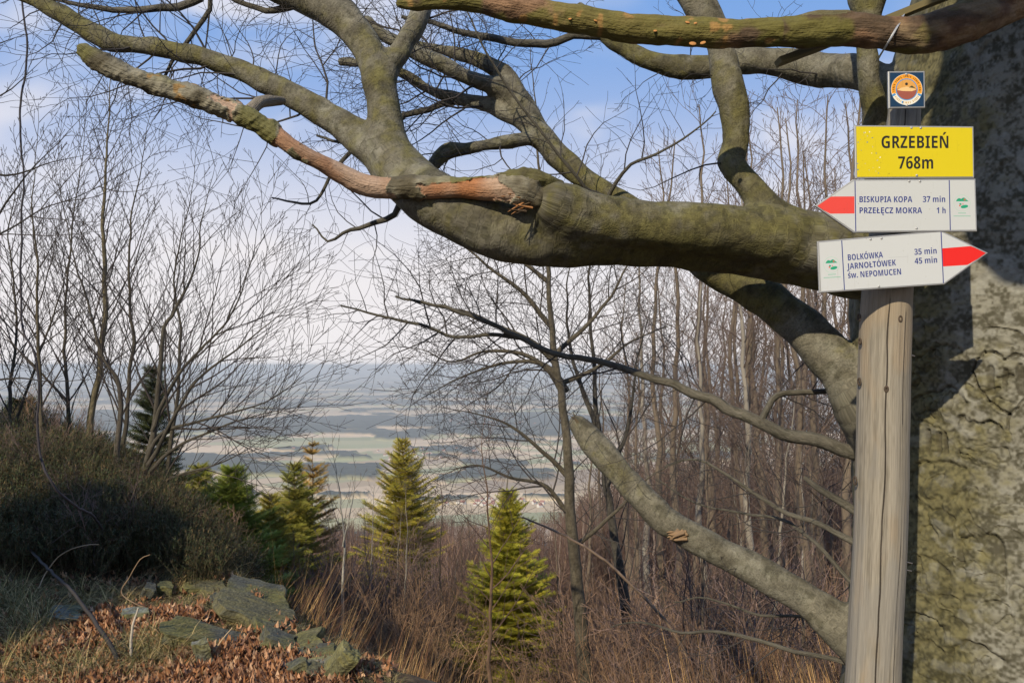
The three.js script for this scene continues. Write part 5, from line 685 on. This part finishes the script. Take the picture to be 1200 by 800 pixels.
{ // grass tufts, green and straw
  const gs = [0, 1].map(k => { const R = rng(60 + k), tb = new TB(); for (let i = 0; i < 60; i++) { const a = R() * 6.28, e = 0.2 + 0.9 * R(), st = R() < (k ? 0.7 : 0.35), b = 0.6 + 0.7 * R(); blade(tb, V((R() - 0.5) * 0.08, 0, (R() - 0.5) * 0.08), V(Math.cos(a) * e, 1, Math.sin(a) * e).normalize(), 0.12 + 0.2 * R(), 0.0022, 1.4 + R(), st ? [0.36 * b, 0.27 * b, 0.12 * b] : [0.115 * b, 0.108 * b, 0.028 * b]); } return tb.geo(); });
  const R = rng(61), L = [[], []]; const ok = (x, z) => -z < zE(x) + 0.8;
  for (let i = 0; i < 1500; i++) { const D = 3.6 + 4 * R() ** 1.4, px = -60 + 520 * R(), x = (px - 600) / F * D, z = -D; if (!ok(x, z)) continue; const n = fbm(x * 1.9 + 3, z * 1.9, 2, 3); if (n > 0.40 + 0.1 * R()) continue; const b = 0.8 + 0.5 * R(); L[i % 2].push([place(x, z, 0.35 + 0.55 * R(), R, 0.7), [b, b, b]]); }
  for (const [px, py, d, n, s, k] of [[30, 735, 4.7, 26, 1.1, 0], [15, 700, 5.2, 16, 1.1, 0], [215, 655, 6.0, 60, 1.25, 1], [245, 670, 5.8, 30, 1.1, 1], [120, 690, 5.2, 16, 0.9, 1], [145, 785, 4.2, 26, 1.0, 0], [190, 770, 4.4, 22, 1.0, 1], [20, 790, 4.2, 24, 1.0, 0], [90, 795, 4.1, 12, 1, 0]]) for (let i = 0; i < n; i++) { const p = at(px + (R() - 0.5) * 60, py, d + (R() - 0.5) * 0.4), b = 0.8 + 0.5 * R(); L[k].push([place(p.x, p.z, s * (0.8 + 0.5 * R()), R), [b, b, b]]); }
  scatter('grass_tufts', 'drooping green and straw coloured grass tufts on the summit', 'grass', gs, bm, L);
}
{ // heather and bilberry on the bank
  const gs = [0, 1, 2].map(k => { const R = rng(70 + k), tb = new TB(); for (let i = 0; i < 34; i++) { const a = R() * 6.28, e = 0.75 * R(), p = V((R() - 0.5) * 0.22, 0, (R() - 0.5) * 0.22), d = V(Math.cos(a) * e, 1, Math.sin(a) * e).normalize(), len = 0.2 + 0.22 * R(), b = 0.6 + 0.8 * R(), pts = [p]; for (let j = 1; j <= 4; j++) pts.push(pts[j - 1].clone().addScaledVector(d.add(rv(R).multiplyScalar(0.25)).normalize(), len / 4)); tb.tube(pts, [0.0022, 0.002, 0.0016, 0.0012, 0.0008], 3, [0.075 * b, 0.055 * b, 0.03 * b]); for (let j = 0; j < 26; j++) { const q = 1 + 3 * R(), u = Math.min(3, Math.floor(q)), c = pts[u].clone().lerp(pts[u + 1], q - u), w = rv(R).normalize(); w.y = Math.abs(w.y); blade(tb, c, w, 0.022 + 0.016 * R(), 0.0028, 0.2, R() < 0.25 ? [0.13 * b, 0.09 * b, 0.035 * b] : [0.05 * b, 0.065 * b, 0.018 * b], 2); } } return tb.geo(); });
  const R = rng(71), L = [[], [], []];
  for (let i = 0; i < 3000; i++) { const D = 5.2 + 7 * R() ** 1.3, px = -120 + 420 * R(), x = (px - 600) / F * D, z = -D; if (D > zE(x) + 1.6) continue; const e = sst(-1.75, -2.5, x + 0.25 * (D - 5.6)) * sst(5.25, 5.8, D + 0.1 * x); if (R() > e) continue; const b = 0.7 + 0.6 * R(); L[i % 3].push([place(x, z, 0.75 + 0.5 * R(), R, 0.8 + 0.5 * R()), [b, b, b]]); }
  scatter('heather', 'dark green and brown heather covering the bank', 'heather', gs, bm, L);
}
{ // tall dry grass and stalks on the slope behind the rocks
  const gs = [0, 1].map(k => { const R = rng(80 + k), tb = new TB(); for (let i = 0; i < 26; i++) { const a = R() * 6.28, e = 0.9 * R() ** 1.5, b = 0.5 + 0.8 * R(); blade(tb, V((R() - 0.5) * 0.3, 0, (R() - 0.5) * 0.3), V(Math.cos(a) * e, 1, Math.sin(a) * e).normalize(), 0.25 + 0.65 * R() ** 1.5, 0.0026, 1.1 * R(), R() < 0.6 ? [0.44 * b, 0.28 * b, 0.12 * b] : [0.24 * b, 0.12 * b, 0.06 * b], 4); } return tb.geo(); });
  const R = rng(81), L = [[], []]; for (let i = 0; i < 4600; i++) { const D = 4.5 + 14 * R() ** 1.3, px = 190 + 840 * R(), x = (px - 600) / F * D, z = -D; if (D < zE(x) + 0.35) continue; const s = 0.5 + 0.6 * R(), b = 0.7 + 0.6 * R(), y = H(x, z) + s * 0.6; if (fbm(x * 0.9 + 7, z * 0.9, 4, 2) < 0.44) continue; if (D < 9 && EYE - y < (px < 400 ? 215 : 300) / F * D) continue; L[i % 2].push([place(x, z, s, R), [b, b, b]]); }
  scatter('dry_grass', 'dry straw and reddish stalks on the slope behind the rocks', 'grass', gs, bm, L);
}
{ // canes and sticks in the foreground
  const stick = (name, label, category, rows, col, sides = 6) => { const l = line(rows, 0.03), tb = new TB(), r0 = rows[0][0]; l.forEach((q, k) => { q[0] += 0.014 * (fbm(k * 0.35, r0, 3, 2) - 0.5); q[1] += 0.010 * (fbm(k * 0.35, r0, 7, 2) - 0.5); q[3] *= 0.7; }); tb.tube(pv(l), pr(l), sides, p => col.map(v => v * (0.7 + 0.6 * vn(p.x * 20, p.y * 20, p.z * 20))), true); tag(mesh(name, tb.geo(), M.twig), label, category); };
  stick('bramble_cane', 'long thin dark cane rising from the heather past the young trees', 'cane', [[24, -10, 4.6, 1.6], [27, 25, 4.6, 1.7], [32, 60, 4.6, 1.7], [23, 140, 4.6, 1.7], [28, 210, 4.6, 1.6], [25, 260, 4.6, 1.7], [25, 377, 4.6, 1.8], [43, 427, 4.6, 1.9], [45, 527, 4.6, 2], [63, 570, 4.6, 2.2], [86, 592, 4.8, 2.2], [110, 606, 5.3, 2.2], [130, 640, 6.0, 2.2]], [0.04, 0.036, 0.045]);
  stick('bramble_cane', 'dark bent cane leaning from the heather down to the leafy ground', 'cane', [[30, 640, 5.7, 2], [66, 676, 4.9, 2.4], [82, 690, 4.7, 2.8], [102, 716, 4.5, 3.2], [120, 742, 4.35, 3.5], [132, 762, 4.27, 3.8], [139, 778, 4.22, 4], [142, 796, 4.2, 4.2]], [0.03, 0.026, 0.025]);
  stick('arching_cane', 'long brown cane arching across the brush beside the green spruce', 'cane', [[612, 606, 8.6, 1.6], [650, 622, 8.3, 2], [700, 650, 8.0, 2.4], [745, 690, 7.8, 2.6], [785, 735, 7.6, 2.8], [812, 790, 7.5, 3], [822, 860, 7.5, 3]], [0.16, 0.11, 0.075]);
  stick('pale_twig', 'short upright pale twig standing beside the dark cane', 'twig', [[151, 778, 4.3, 2.6], [153, 750, 4.3, 2.4], [156, 730, 4.3, 2.2], [161, 713, 4.3, 1.6]], [0.5, 0.45, 0.38]);
  stick('dry_stem', 'bent dry stem rising from the foot of the heather bank', 'twig', [[180, 718, 4.85, 0.9], [143, 697, 5.0, 0.9], [152, 675, 5.0, 0.9], [164, 656, 5.0, 0.8], [175, 650, 5.0, 0.5]], [0.22, 0.15, 0.09]);
  stick('dry_stem', 'pale straight dry stem lying against the heather bank', 'twig', [[44, 690, 5.1, 0.9], [54, 668, 5.2, 0.9], [72, 649, 5.2, 0.9], [92, 640, 5.2, 0.8], [115, 638, 5.2, 0.5]], [0.36, 0.28, 0.18]);
  stick('dry_stem', 'thin dry stem leaning over the largest rock slab', 'twig', [[244, 780, 4.3, 1.2], [256, 756, 4.3, 1.2], [272, 735, 4.35, 0.8]], [0.4, 0.3, 0.18]);
  stick('fallen_stick', 'crooked grey stick lying among leaves below the rock slabs', 'stick', [[268, 748, 4.6, 1.6], [290, 758, 4.55, 1.8], [312, 768, 4.5, 1.8], [342, 776, 4.45, 1.4]], [0.24, 0.19, 0.14]);
}
{ // houses of the villages on the plain
  const hg = (() => { const tb = new TB(), w = [0.62, 0.60, 0.56], r = [0.30, 0.13, 0.09], q = (a, b, c, d, k) => { tb.tri(a, b, c, k); tb.tri(a, c, d, k); }, p = (x, y, z) => V(x, y, z); q(p(-6, -2, 5), p(6, -2, 5), p(6, 6, 5), p(-6, 6, 5), w); q(p(6, -2, -5), p(-6, -2, -5), p(-6, 6, -5), p(6, 6, -5), w); for (const s of [-1, 1]) { q(p(6 * s, -2, 5), p(6 * s, -2, -5), p(6 * s, 6, -5), p(6 * s, 6, 5), w); tb.tri(p(6 * s, 6, 5), p(6 * s, 6, -5), p(6 * s, 10.5, 0), w); q(p(-6.6, 5.6, 5.6 * s), p(6.6, 5.6, 5.6 * s), p(6.6, 10.8, 0), p(-6.6, 10.8, 0), r); } return tb.geo(); })();
  const R = rng(90), hm = std({ vertexColors: true, side: THREE.DoubleSide });
  for (const [px, d, n, sx, sd, wh] of [[485, 4700, 34, 75, 260, 'in the village among the middle fields'], [570, 7150, 40, 60, 420, 'in the village against the dark forest belt'], [575, 3080, 30, 70, 120, 'in the village nearest the foot of the slope'], [355, 4900, 10, 60, 160, 'in the hamlet beyond the sparse yellowish spruce'], [700, 4400, 16, 90, 300, 'in the village seen through the straight slope tree'], [430, 9300, 14, 100, 300, 'in the farthest village beyond the forest belt']]) for (let i = 0; i < n; i++) { const dd = d + (R() + R() - 1) * sd, x = (px - 600 + (R() + R() - 1) * sx) / F * dd; const m = tag(mesh('house', hg, hm), 'tiny white house with red roof ' + wh, 'house', 'village houses on the plain'); m.position.set(x, plainY(x, dd) + (woods(x, dd) ? 12 : 0), -dd); m.rotation.y = R() * 3.14; const s = 0.8 + 0.7 * R(); m.scale.set(s, s, s); }
}
renderer.render(scene, camera);
